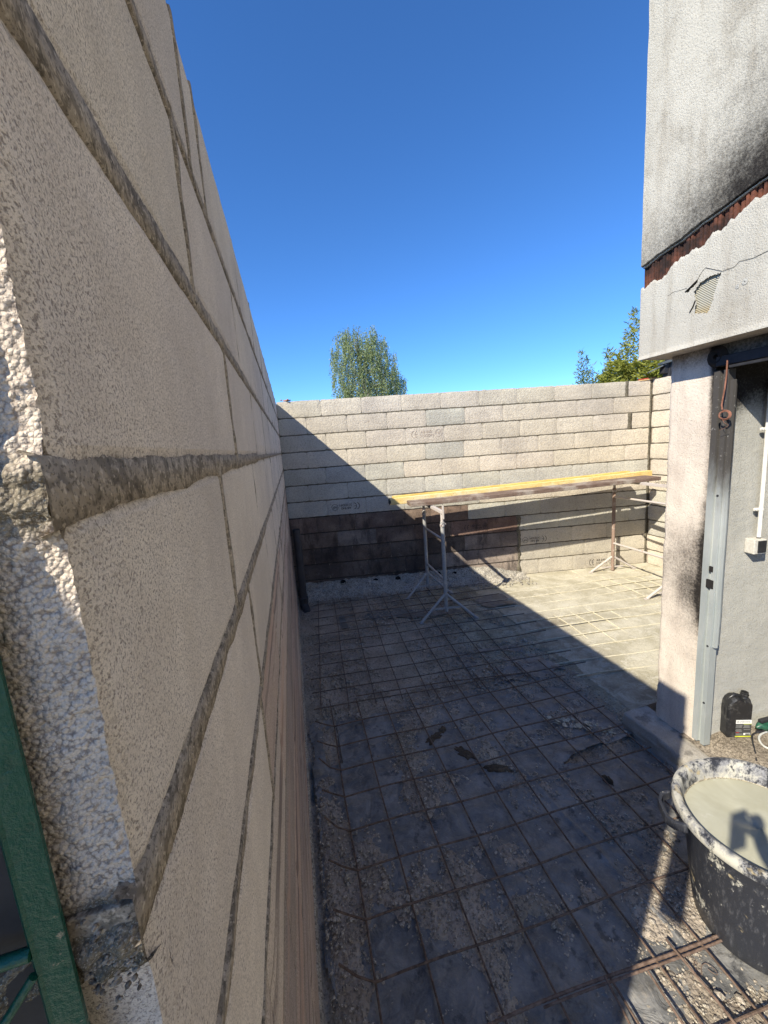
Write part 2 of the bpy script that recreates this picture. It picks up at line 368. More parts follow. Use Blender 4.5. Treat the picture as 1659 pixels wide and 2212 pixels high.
def m_water():
    t = NT("milky_cement_water"); g = t.geo(); a = t.noise(5, 4, .6, g, .6)
    c = t.mix(t.ramp(a, .3, .7), (.34, .33, .255), (.43, .42, .34)); c = t.mix(t.ramp(t.noise(18, 5, .7, g), .62, .72, 0, .5), c, (.52, .5, .44))
    t.p.inputs["IOR"].default_value = 1.33
    return t.fin(c, .12, t.bump(t.noise(8, 2, .5, g), .003, .4), spec=.5)
M_WATER = m_water()
def m_can():
    t = NT("scuffed_black_jerrycan"); g = t.geo(); a = t.noise(25, 6, .75, g); c = t.mix(t.ramp(a, .5, .75, 0, .35), (.016, .016, .018), (.3, .29, .27)); return t.fin(c, .38, t.bump(a, .0002), spec=.5)
M_CAN = m_can()
def m_leaf(name, c1, c2, tr=.35):
    t = NT(name); a = t.noise(.9, 3, .6, t.geo()); rnd = t.n("ShaderNodeNewGeometry").outputs["Random Per Island"]
    c = t.mix(t.ramp(a, .35, .65), c1, c2); c = t.mix(t.math('MULTIPLY', rnd, .6), c, [x * 1.5 for x in c2])
    t.fin(c, .55, spec=.35); tb = t.n("ShaderNodeBsdfTranslucent"); t.L(c, tb.inputs[0]); mx = t.n("ShaderNodeMixShader"); mx.inputs[0].default_value = tr
    t.L(t.p.outputs[0], mx.inputs[1]); t.L(tb.outputs[0], mx.inputs[2]); t.L(mx.outputs[0], t.out.inputs[0]); return t.m
M_BIRCH = m_leaf("birch_leaf", (.16, .205, .085), (.25, .30, .14))
M_BAMB = m_leaf("bamboo_leaf", (.19, .22, .035), (.28, .29, .06))
M_BAMB2 = m_leaf("fine_leaf_bluegreen", (.13, .18, .09), (.2, .25, .12))
M_BARK = m_simple("pale_bark", (.45, .42, .38), .9, n=6, var=.4)
M_CANE = m_simple("cane", (.2, .2, .08), .8)
M_GRASS = m_simple("outer_ground_grass", (.08, .1, .04), 1., n=2)

# ------------------------------------------------------------------ ground
Z3 = Vector((0, 0, 1))
def dirtmask(x, y):
    """>0: loose dirt lies on the plastic sheet"""
    k = fbm(x, y, 3.1, 2.6, 5) * 1.0 + fbm(x, y, 7.7, 9., 3) * .5 - .055
    k += .8 * sst(.22, .0, x + .05 * nz(x, y, 0, 7)) + .55 * sst(1.35, .95, y) * sst(-.3, .3, nz(x, y, 5, 2.))
    k += 1.3 * sst(2.52, 2.68, y + .06 * nz(x, y, 1, 6))
    k += 1.3 * sst(1.86, 2.0, x + .05 * nz(x, y, 2, 5))
    # strip of rubble lying along one lapped joint of the sheet
    k += .28 * math.exp(-((x - .52) / .06) ** 2) + .25 * math.exp(-((x - 1.0 - .1 * nz(y, 0, 0, 2)) / .05) ** 2)
    return k
def gz(x, y): return .010 * fbm(x, y, 0, 3., 3) + .004 * nz(x, y, 2, 25)
def tornout(x, y):
    # rip in the sheet in front of the step
    if 1.36 < x < 1.93:
        c = 1.80 + .02 * nz(x, 0, 0, 6); h = .042 * sst(1.36, 1.5, x)
        if c - h < y < c + h: return True
    if .02 < x < .12 and y > 2.2 and nz(x, y, 8, 4) > .0: return True
    return False
def gp(u, v):
    x = -.0955 + u * 2.3; y = .05 + v * 5.3; m_ = dirtmask(x, y)
    inside = sst(2.62, 2.5, y) * sst(2.0, 1.9, x)
    h = gz(x, y) - .012 * inside * (1 if tornout(x, y) else 0) + inside * (.040 * clamp(m_, -.3, .5) + .004) + (1 - inside) * .012
    if m_ > 0: h += .004 * nz(x, y, 4, 60) + .003 * abs(nz(x, y, 6, 130))
    h -= .03 * math.exp(-((x + .075) / .03) ** 2) * sst(2.4, 2.2, y) + .035 * sst(2.08, 2.17, x + .05 * fbm(x, y, 0, 4, 3))
    return (x, y, h)
g_near = grid("dirt_ground", gp, 300, 560, M_DIRT, stain_shade_fn=lambda x, y, z: clamp(max(sst(.9, 1.7, x + .35 * nz(x, y, 0, 1.3)) * sst(2.4, 2.7, y), sst(1.85, 2.05, x + .1 * nz(x, y, 4, 3))) * .95 + .35 * sst(0, .5, fbm(x, y, 5, 1.6))))
tag(g_near, kind="structure")
SLABX = 2.08
def sp(u, v):
    x = SLABX + u * 2.75; y = 1.86 + v * 3.3
    return (x, y, .012 + .006 * fbm(x, y, 0, 2.2, 4) + .0015 * nz(x, y, 1, 40))
tag(grid("concrete_floor", sp, 110, 130, M_SLAB, stain_shade_fn=lambda x, y, z: clamp(sst(2.75, 2.1, x + .5 * fbm(x, y, 6, 2.2, 4)) * sst(4.6, 3.2, y))), kind="structure")
og = MB(); S_ = 400
og.add([(-S_, -S_, -.06), (S_, -S_, -.06), (S_, S_, -.06), (-S_, S_, -.06)], [(0, 1, 2, 3)])
tag(og.build("ground", M_GRASS), kind="structure")
og = MB(); og.box((-1.0, -5.5, -.03), 12.0, 12.0, .05); tag(og.build("yard_ground", M_SLAB), kind="structure")

# plastic sheet
def film(u, v):
    x = -.085 + u * 2.06; y = .3 + v * 2.36
    z = .014 + gz(x, y) + .005 * fbm(x, y, 9, 5., 3) + .007 * (1 - abs(nz(x + .3 * y, y * .35, 1, 6)) * 2.2) ** 3 * (.5 + nz(x, y, 12, 1.5)) + .005 * max(0, 1 - abs(nz(x * .4 - .5 * y, y, 5, 7)) * 5) * max(0, nz(x, y, 15, 2.) + .3)
    z += .010 * math.exp(-((x - 1.13 - .13 * (1.7 - y)) / .012) ** 2) * sst(.8, 1., y) * sst(2., 1.7, y)       # long folded crease
    z += .012 * math.exp(-((x - .62 + .1 * (y - 1.6)) / .02) ** 2) * sst(1.2, 1.5, y) * sst(2.3, 1.9, y) * .5
    d = y - 1.80
    if 1.3 < x < 1.98 and 0 < d < .12: z += .035 * sst(.12, .03, d) * sst(1.3, 1.5, x) * (.6 + .5 * nz(x, 0, 0, 9))
    if y > 2.15 and x < .06: z += .06 * sst(.06, -.05, x) * (.5 + .5 * nz(x, y, 0, 8))
    return (x, y, z)
def film_keep(u, v):
    x = -.085 + u * 2.06; y = .3 + v * 2.36
    if tornout(x, y): return False
    if y > 2.60 + .05 * nz(x, 0, 0, 3): return False
    if x > 1.93 + .03 * nz(y, 0, 0, 4): return False
    if x < -.055 + .03 * nz(y, 0, 3, 5): return False
    return True
fo = grid("plastic_sheet", film, 250, 290, M_FILM, keep=film_keep)
tag(fo, "large torn blue grey plastic sheet spread under the steel mesh", "plastic sheet")
def film2(u, v):
    x = .35 + u * 2.0; y = 4.02 + v * .34 + .1 * u * -1
    return (x, y, .024 + gz(x, y) + .012 * fbm(x, y, 2, 4, 3))
tag(grid("plastic_sheet", film2, 90, 16, M_FILM, keep=lambda u, v: nz(u * 2, v * .8, 3, 2.2) > -.12 or u < .03), "narrow crumpled strip of plastic sheet lying below the near scaffold trestle", "plastic sheet")
def film3(u, v):
    x = 1.25 + u * .8; y = 2.62 + v * .55 - .1 * u
    return (x, y, .022 + gz(x, y) + .01 * fbm(x, y, 4, 5, 3))
tag(grid("plastic_sheet", film3, 50, 36, M_FILM, keep=lambda u, v: fbm(u * 2, v * 1.3, 1.3, 1.6) > -.05 and u + .3 * v < 1.0), "small ragged patch of plastic sheet where the two steel meshes overlap", "plastic sheet")

# pebbles
pb = MB(); nb = 0
while nb < 24000:
    x = random.uniform(-.06, 2.0); y = .35 + 4.9 * random.random() ** 1.7
    if y > 2.6 and random.random() < .5: continue
    mk = dirtmask(x, y) if y < 2.6 else fbm(x, y, 1, 2) + .1
    if mk < .02 and random.random() > .04: continue
    r = .0026 + .0085 * random.random() ** 3.0 + (.003 if y > 2.6 else 0)
    if y < 1.25: r *= .72
    if random.random() < .006: r *= 2.2
    zz = gz(x, y) + (.010 if y < 2.6 else .012) + (.034 * clamp(mk, 0, .5)); pb.rock((x, y, zz + r * .3), r); nb += 1
tag(pb.build("gravel", m_mortar("pebble_stone", (.34, .29, .235), (.53, .465, .385), .002)), kind="stuff")
M_FOOT0 = m_mortar("stone_chip", (.26, .235, .2), (.42, .385, .33), .002)
# scraps of stone that can be told apart
for (x, y, r, lb) in [(.05, 1.52, .022, "upright pale stone chip beside the left wall, under the third mesh hook"), (.22, .98, .03, "long pale stone splinter by the hooked mesh bar nearest the camera"), (.81, 1.12, .014, "round light pebble alone on the plastic sheet"), (1.25, 1.35, .013, "rounded stone lying on the bare plastic beside the tub"), (.98, 1.16, .02, "chunky light stone in the rubble strip left of the tub")]:
    q = MB().rock((x, y, .02 + r * .5), r, .8); tag(q.build("stone", M_FOOT0), lb, "stone", "loose stones on the sheet")
# cracked flat mortar flakes next to the step
q = MB()
for i in range(46):
    t_ = random.random(); x = 1.45 + .38 * t_ + random.gauss(0, .02); y = 2.16 - .26 * t_ + random.gauss(0, .03); q.rock((x, y, .034), random.uniform(.008, .022), .25)
tag(q.build("mortar_flakes", M_SLAB), "heap of flat broken mortar flakes on the sheet beside the concrete step", "rubble", kind="stuff")
# mud blobs
M_MUD = m_mortar("wet_mud", (.075, .056, .038), (.15, .115, .08), .004)
def blob(name, x, y, rx, ry, a, h=.005, lab="", mat=None, n=22):
    v = []; f = []; sd_ = x * 13 + y * 7
    for j in range(7):
        for k in range(n):
            th = 2 * math.pi * k / n; rr = (j + .3) / 6.3 * (1 + .7 * nz(math.cos(th) * 1.6, math.sin(th) * 1.6, sd_, 1.3) + .35 * nz(math.cos(th) * 3.4, math.sin(th) * 3.4, sd_, 1.6)); px = rx * rr * math.cos(th); py = ry * rr * math.sin(th)
            xx = x + px * math.cos(a) - py * math.sin(a); yy = y + px * math.sin(a) + py * math.cos(a)
            v.append((xx, yy, .018 + gz(xx, yy) + .005 + h * (1 - (j / 6) ** 2) * (1 + .6 * nz(xx, yy, 0, 70)) - (.012 if j == 6 else 0)))
    for j in range(6):
        for k in range(n): f.append((j * n + k, j * n + (k + 1) % n, (j + 1) * n + (k + 1) % n, (j + 1) * n + k))
    f.append(tuple(range(n)))
    o = mesh_obj(name, v, f, mat or M_MUD, smooth=True); tag(o, lab, "mud", "mud clumps on the sheet"); return o
blob("mud_clump", .715, 2.22, .075, .035, .5, lab="forked dark mud clump farthest from the camera on the sheet")
blob("mud_clump", .80, 2.28, .03, .02, .9, lab="small dark mud clump at the tip of the forked one")
blob("mud_clump", .85, 2.04, .035, .08, .5, lab="long wet mud smear in the middle of one mesh square")
blob("mud_clump", .98, 1.87, .08, .028, -.35, lab="mud smear crossing under a mesh bar in the middle of the sheet")
blob("mud_clump", 1.50, 1.62, .022, .028, .3, .02, lab="lone brown mud lump on clean plastic left of the tub handle")

# ------------------------------------------------------------------ reinforcing meshes
def rebar(name, org, ang, longs, crosses, l0, l1, c0, c1, r, mat, label, hook=False, z=.042, sag=.007):
    root = empty(name, (org[0], org[1], z)); tag(root, label, "steel mesh", "reinforcing meshes on the ground")
    ca, sa = math.cos(ang), math.sin(ang)
    def P(a, b, dz=0.):
        x = org[0] + a * ca - b * sa; y = org[1] + a * sa + b * ca; return Vector((x, y, z + dz + sag * nz(x, y, 3, 1.7)))
    for a in longs:
        j0 = l0 + random.uniform(-.03, .03); j1 = l1 + random.uniform(-.03, .03); n = 14; dx = random.uniform(-.005, .005)
        MB().tube([P(a + dx * math.sin(i * .9), j0 + (j1 - j0) * i / n) for i in range(n + 1)], r, 6).build("long_bar", mat, root, True)
    for b in crosses:
        n = 14; i0 = c0 + (0 if hook else random.uniform(-.04, .04)); pts = [P(i0 + (c1 + random.uniform(-.02, .02) - i0) * i / n, b + .004 * math.sin(i), r * 1.6) for i in range(n + 1)]
        if hook: pts = [P(i0 - .12, b + .05 + random.uniform(-.01, .02), .035 + random.uniform(0, .03)), P(i0 - .06, b + .025, .02)] + pts
        MB().tube(pts, r, 6).build("cross_bar", mat, root, True)
    return root
rebar("steel_mesh", (.1, .0), .0, [0, .195, .39, .585, .79, .975, 1.17, 1.37, 1.56, 1.75], [.73, 1.13, 1.325, 1.52, 1.715, 1.918, 2.105, 2.3, 2.5], .55, 2.78, 0., 1.8, .0042, M_BAR, "steel mesh with hooked ends on the plastic sheet in the foreground", hook=True)
rebar("steel_mesh", (.03, 2.72), -.058, [0.0, .2, .4, .6, .8, 1.0, 1.2, 1.4, 1.6], [0, .2, .39, .59, .79, 1.0, 1.2, 1.4, 1.6, 1.8, 2.0], -.05, 2.12, -.05, 2.15, .0042, m_rust("dusty_bar", (.07, .052, .042), (.17, .13, .105)), "thin grey steel mesh on bare dirt in front of the scorched wall", z=.048)
rebar("steel_mesh", (1.95, 2.15), -.075, [.5, .7, .9, 1.1, 1.3, 1.5, 1.7, 1.9, 2.1, 2.3], [.35, .55, .75, .95, 1.15, 1.35, 1.55, 1.75, 1.95, 2.15, 2.35], .3, 2.62, .0, 2.4, .0062, M_BARC, "cement coated steel mesh half sunk in the sunlit concrete floor", z=.0062, sag=.024)
# thick ribbed bar across the foreground, one loose rod, one stray rod
q = MB(); n = 120
pts = [Vector((.30 + 1.3 * i / n, .926 + .008 * math.sin(i * .05), .045)) for i in range(n + 1)]
q.tube(pts, .0065, 8, rad=[.0048 + (.001 if i % 2 else 0) for i in range(n + 1)])
q.tube([p + Vector((0, -.014, .0)) for p in pts[30:]], .0055, 8, rad=[.0038 + (.0008 if i % 2 else 0) for i in range(n + 1 - 30)])
tag(q.build("ribbed_bar", M_BARL, smooth=True), "thick rusty ribbed steel bar laid across the mesh beside the tub", "steel bar")
for i, (a, b, lb) in enumerate([((1.155, .955, .055), (1.17, .62, .05), "short sunlit rusty rod ending in mid air over the ribbed bar"), ((1.02, .90, .052), (1.0, .6, .05), "sunlit rusty rod left of the short one, ending at the ribbed bar"), ((.87, .93, .05), (.83, .6, .05), "rusty rod at the edge of the sunlit patch at the bottom")]):
    tag(MB().tube([a, (Vector(a) + Vector(b)) / 2 + Vector((.003, 0, .004)), b], .0042, 8).build("steel_rod", M_BARL, smooth=True), lb, "steel bar", "loose rods in the foreground")
q = MB(); q.tube([(1.19 + .02 * math.cos(t * .6) + t * .004, .88 + .015 * math.sin(t * .9) - t * .002, .03) for t in range(16)], .0012, 5)
tag(q.build("tie_wire", M_BARL, smooth=True), "curled scrap of tie wire on the sunlit plastic by the ribbed bar", "wire")
tag(MB().tube([(.3, 2.78, .05), (1.0, 2.72, .055), (1.75, 2.62, .05)], .004, 6).build("steel_rod", M_BAR, smooth=True), "long dark rod lying where the two meshes overlap in the shade", "steel bar")
tag(MB().tube([(.1, 4.33, .05), (.9, 4.28, .055), (1.9, 4.2, .05)], .004, 6).build("steel_rod", M_BAR, smooth=True), "long dark rod lying across the thin grey mesh in front of the scorched wall", "steel bar")

# ------------------------------------------------------------------ block walls
PAL = [(.68, .62, .52), (.65, .60, .50), (.70, .64, .54), (.64, .585, .495), (.67, .61, .515)]
PALG = [(.58, .565, .50), (.60, .585, .52), (.56, .545, .485)]
def jit(x, y, z, a=.0022, s=22): return a * nz(x, y, z, s) + a * .6 * nz(x, y, z + 9, s * 2.7)
def block(V, F, C, K, P0, u, n, s0, s1, z0, z1, tint, th=.2, cell=.02, gap=.0018, mz=.006, side=True, amp=.0022):
    """one block with an uneven face; face plane at P0 + u*s, outward normal n"""
    a = s0 + gap; b = s1 - gap; c = z0 + mz; d = z1 - mz; nu = max(2, int((b - a) / cell)); nv = max(2, int((d - c) / cell)); base = len(V)
    for j in range(nv + 1):
        for i in range(nu + 1):
            s = a + (b - a) * i / nu; z = c + (d - c) * j / nv; p = P0 + u * s
            ex = min(i, nu - i) == 0; ez = min(j, nv - j) == 0
            if ex: s += jit(p.x, p.y, z, amp * .7) * (1)
            if ez: z += jit(p.x, p.y, z + 3, amp * 1.6)
            if ex and ez: s += (.004 if i == 0 else -.004); z += (.004 if j == 0 else -.004)
            dep = jit(p.x * 1.0, p.y, z + 7, .0009, 14) - (.003 if (ex or ez) else 0)
            V.append(P0 + u * s + n * dep + Z3 * z); C.append(tint)
    for j in range(nv):
        for i in range(nu):
            q = base + j * (nu + 1) + i; F.append((q, q + 1, q + nu + 2, q + nu + 1)); K.append(0)
    if side:   # sides and back
        ring = [base + i for i in range(nu + 1)] + [base + j * (nu + 1) + nu for j in range(1, nv + 1)] + [base + nv * (nu + 1) + i for i in range(nu - 1, -1, -1)] + [base + j * (nu + 1) for j in range(nv - 1, 0, -1)]
        b2 = len(V)
        for r in ring: V.append(V[r] - n * (th - .004)); C.append(tint)
        m_ = len(ring)
        for k in range(m_): F.append((ring[k], b2 + k, b2 + (k + 1) % m_, ring[(k + 1) % m_])); K.append(0)
        F.append(tuple(b2 + k for k in range(m_))); K.append(0)
def strip(V, F, P0, u, n, s0, s1, z, w0, dep, amp, sd_=0., cell=.012, prof=.0):
    fa = amp * .35 if cell < .01 else 0.
    nn_ = max(3, int((s1 - s0) / cell)); b = len(V)
    for i in range(nn_ + 1):
        s = s0 + (s1 - s0) * i / nn_; p = P0 + u * s
        up = w0 * .5 + amp * (nz(p.x, p.y, z + sd_, 9) + .7 * nz(p.x, p.y, z + sd_, 34)); lo = w0 * .5 + amp * (nz(p.x, p.y, z + sd_ + 5, 9) + .7 * nz(p.x, p.y, z + sd_ + 5, 34)) + fa * nz(p.x, p.y, z + 7, 210); up += fa * (nz(p.x, p.y, z + 3, 190) + .6 * nz(p.x, p.y, z + 9, 430))
        dd = dep + .002 * nz(p.x, p.y, z, 20)
        V.append(p + Z3 * (z + max(up, .003) + .003) + n * (-.008)); V.append(p + Z3 * (z + max(up, .003)) + n * (dd - .0004)); V.append(p + Z3 * z + n * (dd + prof)); V.append(p + Z3 * (z - max(lo, .003)) + n * (dd - .0004)); V.append(p + Z3 * (z - max(lo, .003) - .003) + n * (-.008))
    for i in range(nn_):
        for k in range(4): q = b + i * 5 + k; F.append((q, q + 1, q + 6, q + 5))
def vstrip(V, F, P0, u, n, s, z0, z1, w0, dep, amp, cell=.012):
    nn_ = max(3, int((z1 - z0) / cell)); b = len(V)
    for i in range(nn_ + 1):
        z = z0 + (z1 - z0) * i / nn_; p = P0 + u * s; l = w0 * .5 + amp * (nz(z, s, 1, 11) + .7 * nz(z, s, 4, 37)); r = w0 * .5 + amp * (nz(z, s, 8, 11) + .7 * nz(z, s, 12, 37)); dd = dep + .002 * nz(p.x, s, z, 20)
        V.append(p + u * (max(r, .002) + .003) + Z3 * z + n * (-.008)); V.append(p + u * max(r, .002) + Z3 * z + n * dd); V.append(p + Z3 * z + n * (dd + .0005)); V.append(p - u * max(l, .002) + Z3 * z + n * dd); V.append(p - u * (max(l, .002) + .003) + Z3 * z + n * (-.008))
    for i in range(nn_):
        for k in range(4): q = b + i * 5 + k; F.append((q, q + 1, q + 6, q + 5))
ZJ = [.01 + .21 * k for k in range(13)]
def tintj(c, a=.05):
    k = 1 + random.uniform(-a, a); return (c[0] * k, c[1] * k, c[2] * k * random.uniform(.98, 1.02))

# ---- left wall
XL = -.096; Y0 = .198; Y1 = 5.22
PL = Vector((XL, 0, 0)); UL = Vector((0, 1, 0)); NL = Vector((1, 0, 0))
lw = empty("block_wall", (XL, Y0, 0)); tag(lw, "tall concrete block wall along the left side, seen almost edge on", "wall")
V = []; F = []; C = []; K = []; VB = []; FB = []; CB = []; KB = []; VM = []; FM = []
left_joints = {11: [.70, .815], 10: [.585], 9: [.80], 8: [.59], 7: [.73]}
for k in range(12):
    js = left_joints.get(k, [.45 if k % 2 else .70]); js = [Y0] + js
    while js[-1] + .505 < Y1: js.append(js[-1] + .505)
    js.append(Y1)
    for i in range(len(js) - 1):
        burnt = k <= 5 or (k == 6 and js[i] > .0)
        near = js[i] < 1.1 and k >= 6
        if k == 6: burnt = js[i + 1] > .9
        t0 = (.785, .69, .58) if not burnt else ({4: (.40, .33, .29), 3: (.52, .40, .33), 2: (.46, .37, .32)}.get(k, random.choice([(.62, .49, .40), (.60, .50, .42), (.66, .56, .47)])))
        t0 = tintj(t0, .04)
        if i == 0: js[0] = Y0 - .003
        block(*((VB, FB, CB, KB) if burnt else (V, F, C, K)), PL, -UL * -1, NL, js[i], js[i + 1], ZJ[k], ZJ[k + 1] if k < 11 else 2.525, t0, cell=.012 if near else .03, mz=.003 if burnt else .008, amp=.0035 if near else .002, gap=.0015)
        if i > 0 and k >= 6:
            wide = js[i] < 1.0
            vstrip(VM, FM, PL, UL, NL, js[i], ZJ[k] - .004, min(2.522, ZJ[k + 1] + .004), .015 if wide else .004, .0012 if wide else -.001, .0035 if wide else .001)
VL = []; FL = []

strip(VL, FL, PL, UL, NL, .6, Y1, .055, .05, .006, .020, sd_=50, cell=.008); strip(VL, FL, PL, UL, NL, .6, Y1, .012, .05, .010, .016, sd_=60, cell=.008)
mesh_obj('old_joint', VL, FL, m_mortar('pale_old_mortar', (.36, .31, .25), (.52, .46, .38)), lw, smooth=True)
for k in range(6, 12):
    thick = {9: .026, 8: .029, 10: .025, 11: .019, 7: .017, 6: .011}[k]
    strip(VM, FM, PL, UL, NL, Y0 - .012, .62, ZJ[k], thick, .0005, .0036 if k in (9, 8) else .0024, sd_=k, cell=.0016)
    strip(VM, FM, PL, UL, NL, .62, 1.3, ZJ[k], thick * .9, .0006, .003, sd_=k, cell=.006)
    strip(VM, FM, PL, UL, NL, 1.3, Y1, ZJ[k], .013, -.001 if k < 7 else .0008, .0022, sd_=k, cell=.025)
mesh_obj("blockwork", V, F, M_BLOCKN, lw, cols=C)
mesh_obj("scorched_blockwork", VB, FB, M_BURNTL, lw, cols=CB)
mesh_obj("mortar_joint", VM, FM, M_MORTAR, lw, smooth=True)
b_ = MB(); b_.box((XL - .1, (Y0 + Y1) / 2 + .004, 1.255), .17, Y1 - Y0 - .03, 2.50); b_.build("wall_core", M_MORTAR, lw)
# rough broken end of the wall (block cores are seen there)
def endf(u, v):
    x = XL - .0005 - (u ** 1.6) * .196; z = 1.42 + v * 1.105
    k = (z - .01) / .21; fr = k - round(k); j = abs(fr) * .21
    d = .0012 * fbm(x, z, 0, 90, 3) + .0011 * nz(x, z, 2, 260) + .0010 * abs(nz(x, z, 5, 420))
    jj = abs(z - 1.672) if abs(z - 1.69) < .1 else j
    d += .006 * sst(.026, .006, jj + .005 * nz(x, z, 0, 60)) * (1 if z < 2 else .3) * (1 + .8 * nz(x, z, 6, 110))
    if z < 1.665: d -= .02 * sst(1.665, 1.64, z)
    return (x + (.0010 * nz(z, x, 0, 60) + .0009 * nz(z, x, 3, 240)) * (1 if u == 0 else 0), Y0 - .0045 - d, z)
def endcol(x, y, z):
    k = (z - .01) / .21; j = abs(k - round(k)) * .21; mm = sst(.017, .009, j + .006 * nz(x, z, 0, 60) + .004 * nz(x, z, 4, 160))
    if abs(z - 1.69) < .06: mm = sst(.034, .024, abs(z - 1.672) + .012 * nz(x, z, 1, 50))
    
    a = (.70, .60, .5) if z > 1.64 else ((.13, .075, .055) if x < -.114 + .004 * nz(z, 0, 0, 20) else (.38, .34, .31)); b = (.19, .165, .12)
    q = .16 * nz(x, z, 9, 18)
    return tuple((a[i] * (1 - mm) + b[i] * mm) * (1 + q) for i in range(3))
grid("wall_end", endf, 90, 900, M_BLOCKE, lw, colfn=endcol)
# mortar blobs squeezed out at the end of the wall
q = MB()
for i in range(170): q.rock((XL - .003 - .024 * random.random() ** .7, Y0 - .0085 - .002 * random.random(), 1.672 + random.gauss(0, .010)), random.uniform(.0007, .0022))
for i in range(90): q.rock((XL - .03 * random.random(), Y0 - .006, 1.897 + random.gauss(0, .006)), random.uniform(.0006, .0016))
q.build("squeezed_mortar", M_MORTAR, lw)
q = MB()
for k in range(7, 12): q.box((XL - .0165, Y0 + .012, ZJ[k]), .030, .040, .022 if k == 9 else .015, bev=.001)
q.build("mortar_plug", M_MORTAR, lw)

# ---- back wall
th = -0.13969529870473277
PB = Vector((XL, 5.22, 0)); UB = Vector((math.cos(th), math.sin(th), 0)); NB = Vector((UB.y, -UB.x, 0))
bw = empty("block_wall", tuple(PB)); tag(bw, "long concrete block wall across the back of the yard, scorched dark at its foot", "wall")
V = []; F = []; C = []; K = []; VB = []; FB = []; CB = []; KB = []; VM = []; FM = []
SW = 4.9
off = {11: .535, 10: .34, 9: .565, 8: .31, 7: .52, 6: .28, 5: .50, 4: .34, 3: .60, 2: .28, 1: .46, 0: .30}
for k in range(12):
    js = [0.]; 
    x = off[k]
    while x < SW - .12: js.append(x); x += .503
    if k == 11: js = [j for j in js if j < 4.5] + [4.545]
    if k == 9: js = [j for j in js if j < 4.4] + [4.60]
    js.append(SW)
    for i in range(len(js) - 1):
        mid_ = (js[i] + js[i + 1]) / 2
        burnt = (k <= 3 and mid_ < 3.05) or (k == 4 and mid_ < 2.25)
        parts = [(js[i], js[i + 1])]
        if k <= 3 and js[i] < 3.03 < js[i + 1]: parts = [(js[i], 3.03), (3.05, js[i + 1])]
        for (a, b) in parts:
            mb_ = (a + b) / 2; bt = (k <= 3 and mb_ < 3.04) or (k == 4 and mb_ < 2.25)
            if bt:
                t0 = random.choice([(.18, .145, .125), (.16, .135, .12), (.17, .145, .13), (.145, .125, .115)])
                if k >= 3: t0 = random.choice([(.27, .205, .17), (.24, .19, .16), (.25, .2, .17)])
                if k == 3 and .5 < mb_ < 1.0: t0 = (.30, .27, .25)
                if k == 3 and 2.3 < mb_ < 3: t0 = (.32, .225, .185)
                if k <= 2 and mb_ > 2.2: t0 = (.32, .28, .25)
            else:
                grey = (k in (5, 6) and mb_ < 2.3) or (k in (3, 4)) or (k == 6 and mb_ > 1.4) or (k == 7 and mb_ < 1.4) or (k, round(mb_, 0)) in ((10, 2),) and False
                if k == 10 and 1.8 < mb_ < 2.35: grey = True
                if k == 8 and 1.8 < mb_ < 2.3: grey = True
                t0 = random.choice(PALG if grey else PAL)
                if k <= 1: t0 = (.58, .54, .46)
            block(*((VB, FB, CB, KB) if bt else (V, F, C, K)), PB, UB, NB, a, b, ZJ[k], ZJ[k + 1] if k < 11 else 2.53 - .01 * a / SW, tintj(t0, .03), cell=.035, gap=.0011, mz=.0075, amp=.0028)
VS = []; FS = []
for k in range(1, 12):
    cut = 3.04 if k <= 4 else (2.26 if k == 5 else 0.)
    if cut: strip(VS, FS, PB, UB, NB, 0.0, cut, ZJ[k], .008, -.0035, .002, sd_=k + 20, cell=.02, prof=-.001)
    strip(VM, FM, PB, UB, NB, cut, SW, ZJ[k], .0155, -.0045, .003, sd_=k + 20, cell=.02, prof=-.001)
mesh_obj("scorched_joint", VS, FS, m_mortar("sooty_mortar", (.03, .026, .024), (.10, .085, .075)), bw, smooth=True)
vstrip(VM, FM, PB, UB, NB, 4.545, ZJ[11], 2.52, .045, -.001, .004); vstrip(VM, FM, PB, UB, NB, 4.60, ZJ[9], ZJ[10], .055, .002, .008)
for k in range(12): vstrip(VM, FM, PB, UB, NB, 4.885, ZJ[k], ZJ[k + 1], .03, .001, .008)
vstrip(VM, FM, PB, UB, NB, 3.04, .0, ZJ[4], .05, .002, .022)
mesh_obj("blockwork", V, F, M_BLOCK, bw, cols=C); mesh_obj("scorched_blockwork", VB, FB, M_BURNT, bw, cols=CB); mesh_obj("mortar_joint", VM, FM, M_MORTARB, bw, smooth=True)
b_ = MB(); b_.box(PB + UB * (SW / 2) - NB * .1 + Z3 * 1.25, SW + .2, .17, 2.49, UB, -NB, Z3); b_.build("wall_core", M_MORTAR, bw)
# ---- right return wall
PR = PB + UB * SW; UR = Vector((0, -1, 0)); NR = Vector((-1, 0, 0))
rw = empty("block_wall", tuple(PR)); tag(rw, "short return wall of concrete blocks between the back wall and the rendered pillar", "wall")
V = []; F = []; C = []; K = []; VM = []; FM = []
for k in range(12):
    js = [0.] + ([.30, .81, 1.32, 1.83, 2.34] if k % 2 else [.56, 1.07, 1.58, 2.09, 2.6])
    for i in range(len(js) - 1): block(V, F, C, K, PR, UR, NR, js[i] + (.02 if i == 0 and k % 2 == 0 else 0), js[i + 1], ZJ[k], ZJ[k + 1] - .005, tintj(random.choice(PAL if k not in (3, 2, 4) else PALG), .04), cell=.035, amp=.0028)
for k in range(1, 12): strip(VM, FM, PR, UR, NR, 0, 2.6, ZJ[k], .011, -.0035, .002, sd_=k + 40, cell=.02)
mesh_obj("blockwork", V, F, M_BLOCK, rw, cols=C); mesh_obj("mortar_joint", VM, FM, M_MORTARB, rw, smooth=True)
b_ = MB(); b_.box(PR + UR * 1.3 + Vector((.1, 0, 1.25)), .17, 2.6, 2.49); b_.build("wall_core", M_MORTAR, rw)

